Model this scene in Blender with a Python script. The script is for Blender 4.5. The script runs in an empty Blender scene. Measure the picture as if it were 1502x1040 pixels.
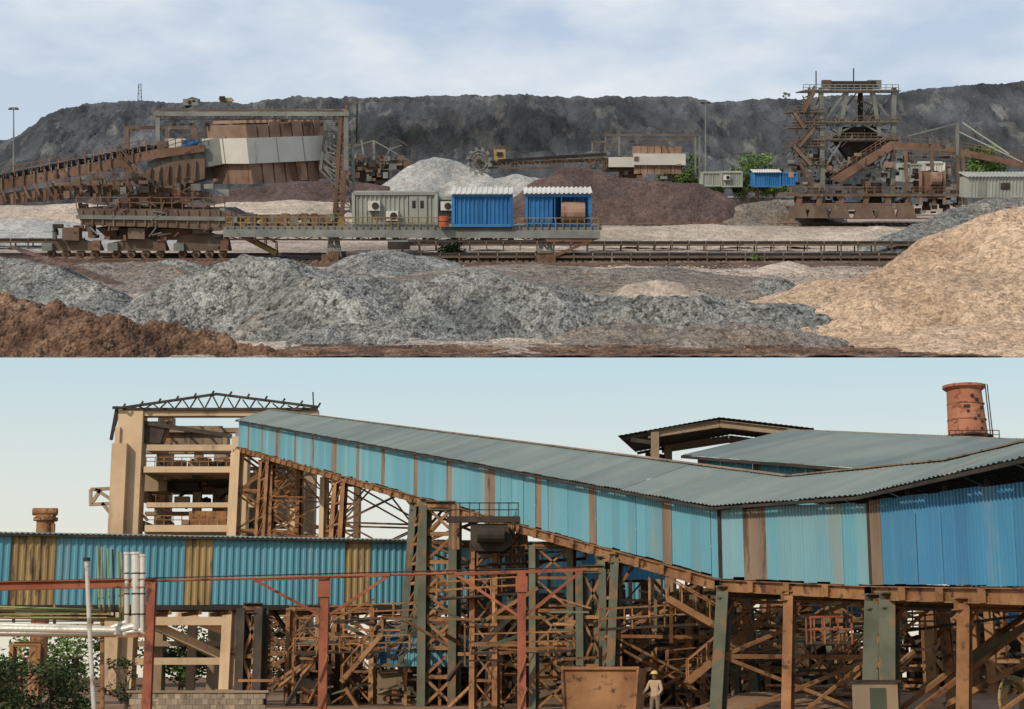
import bpy, bmesh, math, random
import numpy as np
from mathutils import Vector, Matrix
random.seed(7)
R=random.random
def U_(a,b): return a+(b-a)*R()
F=2400.0; CX=751.0; CY=520.0
EYE=1.9; HU=30.0
AL=math.atan((992-CY)/F); AU=-math.atan((CY-235)/F)
MU=Matrix.Translation((0,0,EYE))@Matrix.Rotation(AL-AU,4,'X')@Matrix.Translation((0,0,-HU))
def _p(px,py,d,a,h):
    u=(CY-py)/F; x=(px-CX)/F; y=math.cos(a)-math.sin(a)*u; z=math.sin(a)+math.cos(a)*u
    s=d/y; return Vector((x*s,d,h+z*s))
def L(px,py,d): return _p(px,py,d,AL,EYE)
def Up(px,py,d): return _p(px,py,d,AU,HU)
def GU(px,row):
    u=(CY-row)/F; y=math.cos(AU)-math.sin(AU)*u; z=math.sin(AU)+math.cos(AU)*u
    s=HU/(-z); return Vector(((px-CX)/F*s,y*s,0))
# ---------------- materials
def M(name,c1,c2,scale=1.0,rough=.8,metal=0.0,bump=.2,bs=8.0,stretch=(1,1,1),c3=None,t3=.58,s3=.4,st3=(1,1,1),cells=0,cellamt=.5,bdist=.05,w3=.08):
    m=bpy.data.materials.new(name); m.use_nodes=True; nt=m.node_tree; N=nt.nodes; K=nt.links
    bs_=N['Principled BSDF']; bs_.inputs['Roughness'].default_value=rough; bs_.inputs['Metallic'].default_value=metal
    bs_.inputs['Specular IOR Level'].default_value=.25
    tc=N.new('ShaderNodeTexCoord')
    def mp(st):
        q=N.new('ShaderNodeMapping'); q.inputs['Scale'].default_value=st; K.new(tc.outputs['Object'],q.inputs[0]); return q
    def nz(st,s,det=8,ro=.6):
        q=N.new('ShaderNodeTexNoise'); q.inputs['Scale'].default_value=s; q.inputs['Detail'].default_value=det; q.inputs['Roughness'].default_value=ro
        K.new(mp(st).outputs[0],q.inputs['Vector']); return q
    def mr(src,a,b,c=0,d=1):
        q=N.new('ShaderNodeMapRange'); q.inputs[1].default_value=a;q.inputs[2].default_value=b;q.inputs[3].default_value=c;q.inputs[4].default_value=d
        K.new(src,q.inputs[0]); return q.outputs[0]
    def mix(f,a,b,mode='MIX'):
        q=N.new('ShaderNodeMix'); q.data_type='RGBA'; q.blend_type=mode
        for s,v in ((q.inputs[0],f),(q.inputs[6],a),(q.inputs[7],b)):
            if hasattr(v,'is_output'): K.new(v,s)
            elif isinstance(v,(int,float)): s.default_value=v
            else: s.default_value=(*v,1)
        return q.outputs[2]
    n1=nz(stretch,scale)
    col=mix(mr(n1.outputs[0],.36,.64),c1,c2)
    if c3: 
        n3=nz(st3,s3,10,.65); col=mix(mr(n3.outputs[0],t3,t3+w3),col,c3)
    hsrc=None
    if cells:
        vo=N.new('ShaderNodeTexVoronoi'); vo.inputs['Scale'].default_value=cells; K.new(tc.outputs['Object'],vo.inputs['Vector'])
        v2=N.new('ShaderNodeTexVoronoi'); v2.inputs['Scale'].default_value=cells*.43; K.new(tc.outputs['Object'],v2.inputs['Vector'])
        sp=N.new('ShaderNodeSeparateColor'); K.new(vo.outputs['Color'],sp.inputs[0]); s2=N.new('ShaderNodeSeparateColor'); K.new(v2.outputs['Color'],s2.inputs[0])
        a0=N.new('ShaderNodeMath'); a0.operation='ADD'; K.new(sp.outputs[0],a0.inputs[0]); K.new(s2.outputs[0],a0.inputs[1])
        v=mr(a0.outputs[0],0,2,1-cellamt*1.3,1+cellamt*1.3)
        cb=N.new('ShaderNodeCombineColor'); [K.new(v,cb.inputs[i]) for i in range(3)]
        col=mix(1.0,col,cb.outputs[0],'MULTIPLY'); 
        ad=N.new('ShaderNodeMath'); ad.operation='SUBTRACT'; K.new(sp.outputs[1],ad.inputs[0]); K.new(vo.outputs['Distance'],ad.inputs[1]); hsrc=ad.outputs[0]
    at=N.new('ShaderNodeAttribute'); at.attribute_name='tint'
    col=mix(1.0,col,at.outputs['Color'],'MULTIPLY')
    K.new(col,bs_.inputs['Base Color'])
    bp=N.new('ShaderNodeBump'); bp.inputs['Strength'].default_value=bump; bp.inputs['Distance'].default_value=bdist
    if hsrc is None: hsrc=nz((1,1,1),bs,4).outputs[0]
    K.new(hsrc,bp.inputs['Height']); K.new(bp.outputs[0],bs_.inputs['Normal'])
    return m
# upper materials (world units ~4x)
gGrey=M('gravel_grey',(.125,.135,.135),(.22,.225,.215),.07,.95,bump=1,bdist=.35,cells=2.0,cellamt=.68,c3=(.24,.195,.15),t3=.56,s3=.03,w3=.15)
gGreyD=M('gravel_grey_dark',(.13,.12,.11),(.2,.18,.16),.08,.95,bump=.9,bdist=.25,cells=2.2,cellamt=.55,c3=(.17,.125,.095),t3=.5,s3=.05,w3=.2)
gTan=M('gravel_tan',(.33,.235,.16),(.43,.325,.235),.05,.95,bump=.8,bdist=.25,cells=2.4,cellamt=.45,c3=(.26,.205,.16),t3=.56,s3=.035,w3=.15)
gBrown=M('ore_brown',(.065,.045,.043),(.11,.075,.068),.05,.95,bump=.8,bdist=.5,cells=1.1,cellamt=.35)
gPale=M('gravel_pale',(.24,.255,.26),(.34,.34,.33),.05,.95,bump=.6,bdist=.4,cells=1.1,cellamt=.3)
gPaleT=M('gravel_pale_tan',(.30,.25,.205),(.43,.37,.31),.03,.95,bump=.6,bdist=.4,cells=1.3,cellamt=.3,c3=(.23,.21,.185),t3=.5,s3=.02,w3=.2,st3=(1,3,1))
soil=M('soil_red',(.065,.036,.024),(.17,.105,.07),.16,.95,bump=1,bdist=.4,cells=1.8,cellamt=.6,c3=(.27,.19,.135),t3=.54,s3=.06,w3=.15)
gnd=M('yard_ground',(.25,.205,.17),(.4,.34,.29),.014,.95,bump=.8,bdist=.3,cells=1.8,cellamt=.5,stretch=(1,2.5,1),c3=(.15,.095,.07),t3=.56,s3=.012,st3=(1,3.5,1),w3=.1)
dump=M('dump_spoil_hazy',(.034,.040,.048),(.085,.093,.105),.03,.95,bump=1,bdist=3.5,bs=.35,stretch=(1.8,.6,.8),c3=(.14,.145,.148),t3=.55,s3=.045,st3=(1.6,.5,.7),w3=.1)  # distance haze put into the spoil's base colour: lifted and bluish
uRust=M('steel_rust_u',(.12,.066,.046),(.2,.13,.1),.15,.85,bump=.3,bs=1,c3=(.06,.038,.03),t3=.55,s3=.3)
uBrn=M('steel_brown_u',(.095,.068,.054),(.16,.12,.095),.12,.85,c3=(.22,.195,.17),t3=.6,s3=.2)
uGry=M('steel_grey_u',(.13,.145,.145),(.21,.22,.21),.15,.75,c3=(.15,.10,.075),t3=.6,s3=.25)
uDark=M('rubber_dark_u',(.022,.02,.02),(.05,.043,.04),.2,.9)
uWht=M('panel_white_u',(.46,.46,.44),(.56,.56,.54),.08,.7,c3=(.3,.24,.18),t3=.64,s3=.15,st3=(1.5,1.5,.3))
uConc=M('ballast_brown_u',(.2,.125,.095),(.3,.205,.16),.15,.9,bs=1,c3=(.13,.07,.05),t3=.56,s3=.2,st3=(1.5,1.5,.3))
uCont=M('container_grey_u',(.24,.265,.25),(.32,.345,.33),.1,.7,c3=(.17,.13,.1),t3=.63,s3=.3,st3=(1.5,1.5,.4))
uBlue=M('container_blue_u',(.022,.12,.33),(.035,.17,.40),.12,.6,c3=(.1,.09,.09),t3=.68,s3=.3)
uYel=M('rail_yellow_u',(.26,.19,.07),(.17,.12,.07),.4,.7)
leafM=M('foliage',(.016,.03,.010),(.045,.07,.02),.8,.8)
leafU=M('foliage_u',(.055,.11,.03),(.12,.19,.06),.1,.8)
bark=M('bark',(.08,.055,.035),(.14,.1,.07),3,.95)
# lower materials
lBlue=M('sheet_blue',(.10,.285,.365),(.125,.325,.40),.12,.55,bump=.1,bs=3,stretch=(1,1,.5),c3=(.24,.27,.24),t3=.56,s3=.55,st3=(1,1,.3),w3=.2)
lBlueD=M('sheet_blue_deep',(.045,.18,.34),(.06,.235,.38),.2,.5,bump=.1,bs=3,stretch=(1,1,.3),c3=(.15,.25,.29),t3=.56,s3=.7,st3=(1,1,.25),w3=.2)
lBlueP=M('sheet_blue_pale',(.13,.29,.35),(.18,.34,.39),.2,.6,bump=.1,bs=3,stretch=(1,1,.3),c3=(.27,.25,.2),t3=.54,s3=.6,st3=(1,1,.25),w3=.2)
lBrn=M('sheet_brown',(.16,.12,.088),(.25,.19,.14),.6,.75,bump=.1,stretch=(1,1,.2),c3=(.09,.065,.05),t3=.54,s3=1.5,st3=(1,1,.2))
lOch=M('sheet_ochre',(.26,.175,.07),(.37,.27,.13),.6,.75,bump=.1,stretch=(1,1,.2),c3=(.12,.085,.05),t3=.53,s3=1.5,st3=(1,1,.2))
lRoof=M('roof_sheet',(.125,.165,.165),(.175,.215,.205),.12,.65,bump=.1,bs=2,c3=(.23,.215,.185),t3=.57,s3=.3,w3=.15)
lGrn=M('steel_green',(.062,.072,.052),(.115,.125,.09),.5,.65,bs=6,c3=(.2,.10,.045),t3=.53,s3=.9,w3=.1)
lRust=M('steel_rust',(.19,.09,.042),(.33,.18,.085),.7,.85,bs=8,c3=(.08,.04,.026),t3=.54,s3=1.5)
lRed=M('steel_redoxide',(.2,.058,.034),(.32,.115,.062),.6,.8,bs=8,c3=(.1,.04,.028),t3=.55,s3=1.6)
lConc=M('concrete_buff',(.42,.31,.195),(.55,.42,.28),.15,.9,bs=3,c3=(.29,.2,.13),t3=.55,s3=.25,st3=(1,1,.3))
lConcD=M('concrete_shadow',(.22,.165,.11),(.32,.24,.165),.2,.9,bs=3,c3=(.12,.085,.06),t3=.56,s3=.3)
lDark=M('steel_dark',(.025,.023,.02),(.06,.047,.036),.6,.8)
lPipe=M('pipe_white',(.5,.48,.43),(.62,.6,.54),.6,.35,metal=.3,c3=(.28,.23,.17),t3=.57,s3=1.5)
lPipeG=M('pipe_green',(.18,.25,.08),(.28,.34,.11),.6,.5)
lBrick=M('chimney_brick',(.28,.11,.065),(.40,.18,.115),.4,.9,bs=6,c3=(.17,.07,.045),t3=.54,s3=.8)
lWallB=M('block_wall',(.22,.18,.13),(.32,.26,.19),1.2,.9,bs=6,c3=(.13,.1,.07),t3=.57,s3=2)
lDirt=M('dirt',(.17,.10,.06),(.28,.175,.11),.15,.95,bump=.6,bs=4,c3=(.08,.05,.03),t3=.56,s3=.3)
# ---------------- builder
class B:
    def __init__(s,name,fr='L'): s.n=name; s.fr=fr; s.v=[]; s.f=[]; s.mi=[]; s.t=[]; s.ms=[]; s.tint=1.0
    def _m(s,m):
        if m not in s.ms: s.ms.append(m)
        return s.ms.index(m)
    def add(s,vs,fs,m):
        o=len(s.v); k=s._m(m); s.v+= [tuple(p) for p in vs]; s.t+=[s.tint]*len(vs)
        for f in fs: s.f.append(tuple(i+o for i in f)); s.mi.append(k)
    def obox(s,o,e1,e2,e3,m):
        o=Vector(o);e1=Vector(e1);e2=Vector(e2);e3=Vector(e3)
        vs=[o,o+e1,o+e1+e2,o+e2,o+e3,o+e1+e3,o+e1+e2+e3,o+e2+e3]
        s.add(vs,[(0,3,2,1),(4,5,6,7),(0,1,5,4),(1,2,6,5),(2,3,7,6),(3,0,4,7)],m)
    def box(s,c,sz,m,rz=0):
        c=Vector(c); q=Matrix.Rotation(rz,3,'Z'); e=[q@Vector(a) for a in ((sz[0],0,0),(0,sz[1],0),(0,0,sz[2]))]
        s.obox(c-(e[0]+e[1]+e[2])/2,*e,m)
    def beam(s,a,b,w,h,m):
        a=Vector(a);b=Vector(b);d=b-a
        if d.length<1e-5: return
        dn=d.normalized(); up=Vector((0,0,1)) if abs(dn.z)<.95 else Vector((0,1,0))
        sd=dn.cross(up).normalized(); th=sd.cross(dn).normalized()
        o=s.tint; s.tint=o*U_(.8,1.2)
        s.obox(a-sd*w/2-th*h/2,d,sd*w,th*h,m); s.tint=o
    def ib(s,a,b,w,h,m,rot=0):
        a=Vector(a);b=Vector(b);d=b-a;dn=d.normalized(); up=Vector((0,0,1)) if abs(dn.z)<.9 else Vector((math.sin(rot),math.cos(rot),0))
        sd=dn.cross(up).normalized(); th=sd.cross(dn).normalized(); t=w*.12
        s.obox(a-sd*w/2-th*h/2,d,sd*w,th*t,m); s.obox(a-sd*w/2+th*(h/2-t),d,sd*w,th*t,m)
        s.obox(a-sd*t/2-th*(h/2-t),d,sd*t,th*(h-2*t),m)
    def tube(s,a,b,r,m,n=8,r2=None,cap=True):
        a=Vector(a);b=Vector(b);d=(b-a)
        if d.length<1e-6: return
        dn=d.normalized(); up=Vector((0,0,1)) if abs(dn.z)<.9 else Vector((1,0,0))
        x=dn.cross(up).normalized(); y=dn.cross(x); r2=r if r2 is None else r2
        vs=[a+(x*math.cos(k*2*math.pi/n)+y*math.sin(k*2*math.pi/n))*r for k in range(n)]+[b+(x*math.cos(k*2*math.pi/n)+y*math.sin(k*2*math.pi/n))*r2 for k in range(n)]
        fs=[(k,(k+1)%n,(k+1)%n+n,k+n) for k in range(n)]
        if cap: fs+=[tuple(range(n-1,-1,-1)),tuple(range(n,2*n))]
        s.add(vs,fs,m)
    def ext(s,pts,vec,m):
        n=len(pts); vec=Vector(vec); vs=[Vector(p) for p in pts]+[Vector(p)+vec for p in pts]
        s.add(vs,[tuple(range(n)),tuple(range(2*n-1,n-1,-1))]+[(k,k+n,(k+1)%n+n,(k+1)%n) for k in range(n)],m)
    def quad(s,p,m): s.add(p,[tuple(range(len(p)))],m)
    def truss(s,a0,a1,b0,b1,n,w,m,w2=None):
        a0,a1,b0,b1=map(Vector,(a0,a1,b0,b1)); w2=w2 or w*.6
        s.beam(a0,a1,w,w,m); s.beam(b0,b1,w,w,m)
        for i in range(n+1):
            t=i/n; p=a0.lerp(a1,t);q=b0.lerp(b1,t); s.beam(p,q,w2,w2,m)
            if i<n:
                t2=(i+1)/n
                if i%2: s.beam(p,b0.lerp(b1,t2),w2,w2,m)
                else: s.beam(q,a0.lerp(a1,t2),w2,w2,m)
    def rail(s,a,b,h,n,r,m):
        a=Vector(a);b=Vector(b);z=Vector((0,0,h))
        for k in (1,.55): s.beam(a+z*k,b+z*k,r,r,m)
        for i in range(n+1): p=a.lerp(b,i/n); s.beam(p,p+z,r,r,m)
    def stairs(s,a,b,wv,n,m,rh,r):
        a=Vector(a);b=Vector(b);wv=Vector(wv)
        s.beam(a,b,r*2.2,r*5,m); s.beam(a+wv,b+wv,r*2.2,r*5,m)
        for i in range(n):
            p=a.lerp(b,(i+.5)/n); s.obox(p-Vector((r*2,0,0)),(r*4,0,0),wv,(0,0,r),m)
        for o in (Vector((0,0,0)),wv):
            s.beam(a+o+Vector((0,0,rh)),b+o+Vector((0,0,rh)),r,r,m)
            for i in range(5): p=a.lerp(b,i/4)+o; s.beam(p,p+Vector((0,0,rh)),r,r,m)
    def corr(s,p0,p1,u0,u1,nrm,pitch,dep,sheet,pick,jit=.03,tv=.08,nv=1):
        p0,p1,u0,u1,nrm=map(Vector,(p0,p1,u0,u1,nrm)); nrm.normalize(); Ln=(p1-p0).length; dr=(p1-p0)/Ln
        ns=max(1,round(Ln/sheet)); w=Ln/ns; nr=max(1,round(w/pitch)); pw=w/nr
        for i in range(ns):
            m=pick((i+.5)*w,i); s.tint=1+U_(-tv,tv); jb=U_(-jit,jit); jt=U_(-jit,jit)*.5; off=nrm*U_(0,jit*.5); tl=U_(-jit,jit)*.4
            vs=[];fs=[]
            prof=[]
            for k in range(nr):
                for a,b in ((0,0),(.42,0),(.54,1),(.88,1)): prof.append(((k+a)*pw,b*dep))
            prof.append((w+.005,0))
            for a,bz in prof:
                q=i*w+a; t=min(q/Ln,1); bp=p0+dr*q; uu=u0.lerp(u1,t); un=uu.normalized()
                vs+=[bp+un*(jb+tl*a/w)+nrm*bz+off, bp+uu+un*jt+nrm*bz+off]
            for k in range(len(prof)-1): fs.append((2*k,2*k+2,2*k+3,2*k+1))
            s.add(vs,fs,m)
        s.tint=1.0
    def done(s,smooth=False):
        me=bpy.data.meshes.new(s.n); me.from_pydata(s.v,[],s.f)
        for m in s.ms: me.materials.append(m)
        me.polygons.foreach_set('material_index',s.mi)
        a=me.color_attributes.new('tint','FLOAT_COLOR','POINT'); t=np.array(s.t); a.data.foreach_set('color',np.stack([t,t,t,np.ones_like(t)],1).ravel())
        if smooth: me.polygons.foreach_set('use_smooth',[True]*len(me.polygons))
        o=bpy.data.objects.new(s.n,me); bpy.context.collection.objects.link(o)
        if s.fr=='U': o.matrix_world=MU
        return o
# ---------------- numpy noise + height fields
def vn(x,y,seed):
    xi=np.floor(x).astype(np.int64); yi=np.floor(y).astype(np.int64); fx=x-xi; fy=y-yi; fx=fx*fx*(3-2*fx); fy=fy*fy*(3-2*fy)
    def h(a,b):
        n=(a*374761393+b*668265263+seed*1442695041)&0x7fffffff; n=((n^(n>>13))*1274126177)&0x7fffffff; return ((n^(n>>16))&0xffff)/65535.
    return (h(xi,yi)*(1-fx)+h(xi+1,yi)*fx)*(1-fy)+(h(xi,yi+1)*(1-fx)+h(xi+1,yi+1)*fx)*fy
def fbm(x,y,seed,o=4,g=.5):
    r=0;a=1;t=0
    for i in range(o):
        r=r+a*(vn(x*2**i,y*2**i,seed+i)-.5); t+=a; a*=g
        x,y=x*.8-y*.6+3.1,x*.6+y*.8-1.7
    return r/t*2
def field(name,X,Y,Z,mat,fr='U',keep=None,tint=None,cut=True):
    ny,nx=X.shape; me=bpy.data.meshes.new(name)
    V=np.stack([X,Y,Z],2).reshape(-1,3); idx=np.arange(nx*ny).reshape(ny,nx)
    Fq=np.stack([idx[:-1,:-1],idx[:-1,1:],idx[1:,1:],idx[1:,:-1]],2).reshape(-1,4)
    if keep is not None:
        kk=keep.reshape(-1)[Fq].any(1); Fq=Fq[kk]
    me.from_pydata(V.tolist(),[],Fq.tolist()); me.materials.append(mat)
    a=me.color_attributes.new('tint','FLOAT_COLOR','POINT')
    t=np.ones(len(V)) if tint is None else tint.reshape(-1); a.data.foreach_set('color',np.stack([t,t,t,np.ones_like(t)],1).ravel())
    me.polygons.foreach_set('use_smooth',[True]*len(me.polygons))
    bm=bmesh.new(); bm.from_mesh(me)
    if keep is not None:
        bmesh.ops.delete(bm,geom=[v for v in bm.verts if not v.link_faces],context='VERTS')
    if cut and fr=='U':
        e=Up(751,524.5,100)-Vector((0,0,HU)); n=Vector((1,0,0)).cross(e).normalized()
        bmesh.ops.bisect_plane(bm,geom=bm.verts[:]+bm.edges[:]+bm.faces[:],plane_co=(0,0,HU),plane_no=n,clear_inner=True)
    bm.to_mesh(me); bm.free()
    o=bpy.data.objects.new(name,me); bpy.context.collection.objects.link(o)
    if fr=='U': o.matrix_world=MU
    return o
def heap(name,pts,slope,mat,res,amp=.5,fr=.12,rd=2.0,fine=.15,seed=1,big=0,ff=1.5):
    P=[Vector(p) for p in pts]; mz=max(p.z for p in P); m=mz/slope*1.15+3
    x0=min(p.x for p in P)-m;x1=max(p.x for p in P)+m;y0=min(p.y for p in P)-m;y1=max(p.y for p in P)+m
    nx=int((x1-x0)/res)+2; ny=int((y1-y0)/res)+2
    X,Y=np.meshgrid(np.linspace(x0,x1,nx),np.linspace(y0,y1,ny)); H=np.full(X.shape,-99.)
    wx=X+fbm(X*.06,Y*.06,seed+50,3)*big; wy=Y+fbm(X*.06,Y*.06,seed+70,3)*big
    if len(P)==1: P=P*2
    for a,b in zip(P[:-1],P[1:]):
        dx,dy=b.x-a.x,b.y-a.y; L2=dx*dx+dy*dy+1e-9; t=np.clip(((wx-a.x)*dx+(wy-a.y)*dy)/L2,0,1)
        ds=np.hypot(wx-a.x-t*dx,wy-a.y-t*dy); H=np.maximum(H,a.z+(b.z-a.z)*t+rd*.35-slope*(np.sqrt(ds*ds+rd*rd)-rd*.35)*1.0)
    n=fbm(X*fr,Y*fr,seed,5,.6); Z=H+n*amp+fbm(X*ff,Y*ff,seed+9,2)*fine
    Z=np.where(H<1.5, Z-(1.5-H)*(-.35), Z)
    Z=np.maximum(Z,-1.5)
    return field(name,X,Y,Z,mat,keep=Z>-1.2,tint=1+n*.3)
# ================= UPPER: terrain
y0=GU(0,530).y
ys=np.concatenate([np.geomspace(y0,700,260),np.geomspace(705,2600,90)])
T,YY=np.meshgrid(np.linspace(-1,1,500),ys); XX=T*(YY*.36+40)
ZZ=fbm(XX*.03,YY*.03,3,4)*.5+fbm(XX*.12,YY*.12,6,4)*.6*(YY<600)+fbm(XX*.6,YY*.6,5,3)*.16-.05
field('ground',XX,YY,ZZ,gnd,tint=1+fbm(XX*.02,YY*.05,8,4)*.3)
# background dump
prof=[(-300,235),(-60,222),(0,206),(30,200),(60,182),(100,160),(130,153),(200,147),(240,150),(290,150),(350,152),(430,146),(520,145),(700,143),(820,141),(980,141),(1040,149),(1170,146),(1320,137),(1400,128),(1502,122),(1800,112)]
D=1300.
px=np.array([p[0] for p in prof],float); zr=np.array([Up(p[0],p[1],D).z for p in prof]); xr=(px-CX)/F*D*1.003
X,Y=np.meshgrid(np.linspace(xr[0],xr[-1],900),np.linspace(1020,1420,240))
rz=np.interp(X,xr,zr)
rz=rz+fbm(X*.012,Y*0+3,21,4)*2.8+fbm(X*.09,Y*0+9,29,3)*1.6
yb=1080+fbm(X*.01,X*0,22,3)*40
t=np.clip((Y+fbm(X*.03,Y*.01,23,4)*34-yb)/(1300-yb),0,1)
s1=np.clip(t/.42,0,1); s2=np.clip((t-.5)/.5,0,1); fr_=.46*(s1**1.1)+.54*(s2**.85)
gul=np.abs(fbm(X*.07+fbm(Y*.02,X*.02,24,2)*2,Y*.008,25,4))
Z=rz*fr_-gul*9*np.sin(np.pi*np.clip(t,0,1))+fbm(X*.05,Y*.05,26,5,.65)*4.0*(t<.999)+fbm(X*.25,Y*.25,27,3)*1.8
Z=np.where(t<=0,-1+fbm(X*.05,Y*.05,26,3),Z)
tint=1+fbm(X*.015,Y*.02,28,4)*.6+ (t>.97)*.25+fbm(X*.12,Y*.05,33,3)*.35
band=np.exp(-((X-(-40))/110)**2)*np.exp(-((t-.62)/.16)**2); tint=tint*(1-.6*band)
field('background_hill',X,Y,Z,dump,tint=np.clip(tint,.3,2))
# heaps
def RP(a): return [Up(*p) for p in a]
heap('gravel_heap',RP([(215,432,292),(270,394,296),(330,377,298),(395,381,296),(440,398,292),(520,405,288),(640,412,288),(760,415,288),(850,424,288),(930,436,286),(1010,438,286),(1080,436,288),(1150,444,290),(1200,466,285)]),.62,gGrey,.34,1.7,.15,2.0,.3,seed=11,big=8)
heap('gravel_heap',RP([(528,375,428),(565,368,432),(600,371,432),(640,380,428)]),.42,gGrey,.6,.6,.12,2,.15,seed=12,big=4)
heap('gravel_heap',RP([(700,394,400),(780,391,405),(900,397,400),(1000,396,405)]),.2,gGreyD,.6,.6,.12,3,.15,seed=42,big=7)
for i,(x_,r_,d_,w_,m_) in enumerate(((690,396,350,30,gGrey),(1080,418,318,26,gGreyD),(1130,404,350,22,gGrey),(420,384,400,20,gGrey),(255,379,440,24,gGrey),(1160,384,440,26,gPaleT),(960,410,330,30,gPaleT))):
    heap('gravel_heap',RP([(x_-w_,r_+5,d_),(x_,r_,d_+2),(x_+w_,r_+4,d_)]),.5,m_,.5,.7,.15,1.2,.2,seed=100+i*7,big=4)
heap('gravel_heap',RP([(-60,372,340),(10,378,335),(70,395,325),(120,415,318)]),.5,gGrey,.45,1.0,.12,2.5,.18,seed=13,big=5)
heap('gravel_heap',RP([(130,388,390),(200,386,395),(240,390,388)]),.4,gGreyD,.6,.6,.1,2,.2,seed=14,big=4)
heap('tan_gravel_heap',RP([(1760,262,330),(1600,268,332),(1500,301,326),(1400,354,318),(1320,384,314),(1240,402,314),(1190,410,312)]),.55,gTan,.42,1.1,.1,3,.2,seed=15,big=6)
heap('tan_gravel_heap',RP([(1560,395,290),(1440,402,292),(1300,410,294),(1195,422,296)]),.42,gTan,.42,1.2,.12,4,.2,seed=16,big=6)
heap('tan_gravel_heap',RP([(1500,472,262),(1400,482,264),(1310,496,266)]),.3,gTan,.4,.6,.12,3,.15,seed=46,big=4)
heap('gravel_heap',RP([(860,480,270),(920,474,272),(1000,480,271)]),.5,gGreyD,.36,.9,.18,1.5,.25,seed=47,big=5)
heap('gravel_heap',RP([(1040,478,269),(1100,474,271),(1170,484,268),(1240,496,267)]),.4,gGreyD,.36,.9,.18,1.5,.25,seed=48,big=5)
heap('grey_gravel_heap',RP([(1330,332,560),(1400,305,570),(1450,289,575),(1502,290,580),(1580,300,575)]),.6,gGrey,.9,1.2,.07,3,.25,seed=17,big=5)
heap('pale_gravel_heap',RP([(590,262,900),(615,240,910),(640,229,915),(665,234,915),(690,248,905),(720,262,895)]),.62,gPale,1.2,1.4,.05,2,.3,seed=18,big=6)
heap('pale_gravel_heap',RP([(700,268,880),(760,256,890),(800,262,880)]),.5,gPale,1.3,1.3,.05,3,.3,seed=49,big=6)
heap('ore_heap',RP([(800,262,800),(825,249,805),(855,244,810),(890,252,806),(930,262,800),(975,266,800),(1020,268,795),(1050,278,790)]),.62,gBrown,1.0,1.8,.06,3,.4,seed=19,big=8)
heap('ore_heap',RP([(340,276,900),(420,268,910),(520,266,910),(560,272,900)]),.5,gBrown,1.4,1,.05,3,.2,seed=20,big=5)
heap('ore_heap',RP([(1090,298,780),(1130,293,785),(1175,296,785)]),.5,gGreyD,1.2,.8,.06,2,.2,seed=21,big=5)
heap('pale_gravel_heap',RP([(-60,304,700),(30,302,700),(110,299,700),(170,304,690)]),.3,gPaleT,1.5,1,.05,3,.2,seed=22,big=6)
heap('pale_gravel_heap',RP([(340,298,760),(430,296,760),(540,300,760)]),.3,gPaleT,1.5,1,.05,3,.2,seed=23,big=6)
heap('pale_gravel_heap',RP([(-60,330,610),(30,326,612),(110,332,608)]),.16,gPale,1.3,1.2,.06,4,.2,seed=56,big=8)
heap('pale_gravel_heap',RP([(905,337,600),(1040,332,605),(1150,338,600),(1300,337,605)]),.18,gPaleT,1.2,1.4,.06,4,.2,seed=24,big=9)
heap('soil_mound',RP([(-120,428,258),(0,430,258),(70,441,257),(140,455,256),(215,472,255),(290,489,254),(350,503,254),(410,514,253),(460,521,252)]),.7,soil,.24,2.6,.2,1.0,.55,seed=25,big=6,ff=.8)
def stones(name,mat,n,x0,x1,r0,r1,s0,s1,zf):
    b=B(name,'U')
    for i in range(n):
        g=GU(U_(x0,x1),U_(r0,r1)); s=U_(s0,s1); z=zf
        vs=[]; 
        for k in ((1,0,0),(-1,0,0),(0,1,0),(0,-1,0),(0,0,1),(0,0,-1)): vs.append((g.x+k[0]*s*U_(.6,1.2),g.y+k[1]*s*U_(.6,1.2),z+k[2]*s*U_(.5,1)))
        b.tint=U_(.6,1.2); b.add(vs,[(0,2,4),(2,1,4),(1,3,4),(3,0,4),(2,0,5),(1,2,5),(3,1,5),(0,3,5)],mat)
    return b.done()
stones('scattered_stones',gGrey,2200,420,1400,496,512,.1,.35,.2)
stones('scattered_stones',gPaleT,3200,100,1300,376,430,.15,.5,.25)
# muddy haul road along the front, as a rutted sheet
X,Y=np.meshgrid(np.linspace(GU(330,515).x,GU(1620,515).x,900),np.linspace(GU(0,527).y,GU(0,506).y,60))
v=(Y-Y.min())/(Y.max()-Y.min())
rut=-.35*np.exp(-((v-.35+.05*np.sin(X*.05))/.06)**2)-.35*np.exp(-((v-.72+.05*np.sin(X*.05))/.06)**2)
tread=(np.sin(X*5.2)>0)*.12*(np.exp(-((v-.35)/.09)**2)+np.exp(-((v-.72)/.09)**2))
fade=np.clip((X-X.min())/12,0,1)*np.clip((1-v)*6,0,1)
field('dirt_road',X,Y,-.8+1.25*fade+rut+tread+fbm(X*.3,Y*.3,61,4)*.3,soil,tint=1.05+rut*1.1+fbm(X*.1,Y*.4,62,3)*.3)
# diagonal track on left heap
b=B('dirt_track','U')
pr=None
for i in range(24):
    t=i/23; a=Up(5+150*t,367+56*t,338-22*t); a.z+=.9+U_(-.1,.2); w=Vector((3.0+1.6*t,-1.5,0)); b.tint=U_(.85,1.2)
    if pr: b.quad([pr[0],pr[1],a+w,a],gBrown)
    pr=(a,a+w)
b.done()
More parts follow.
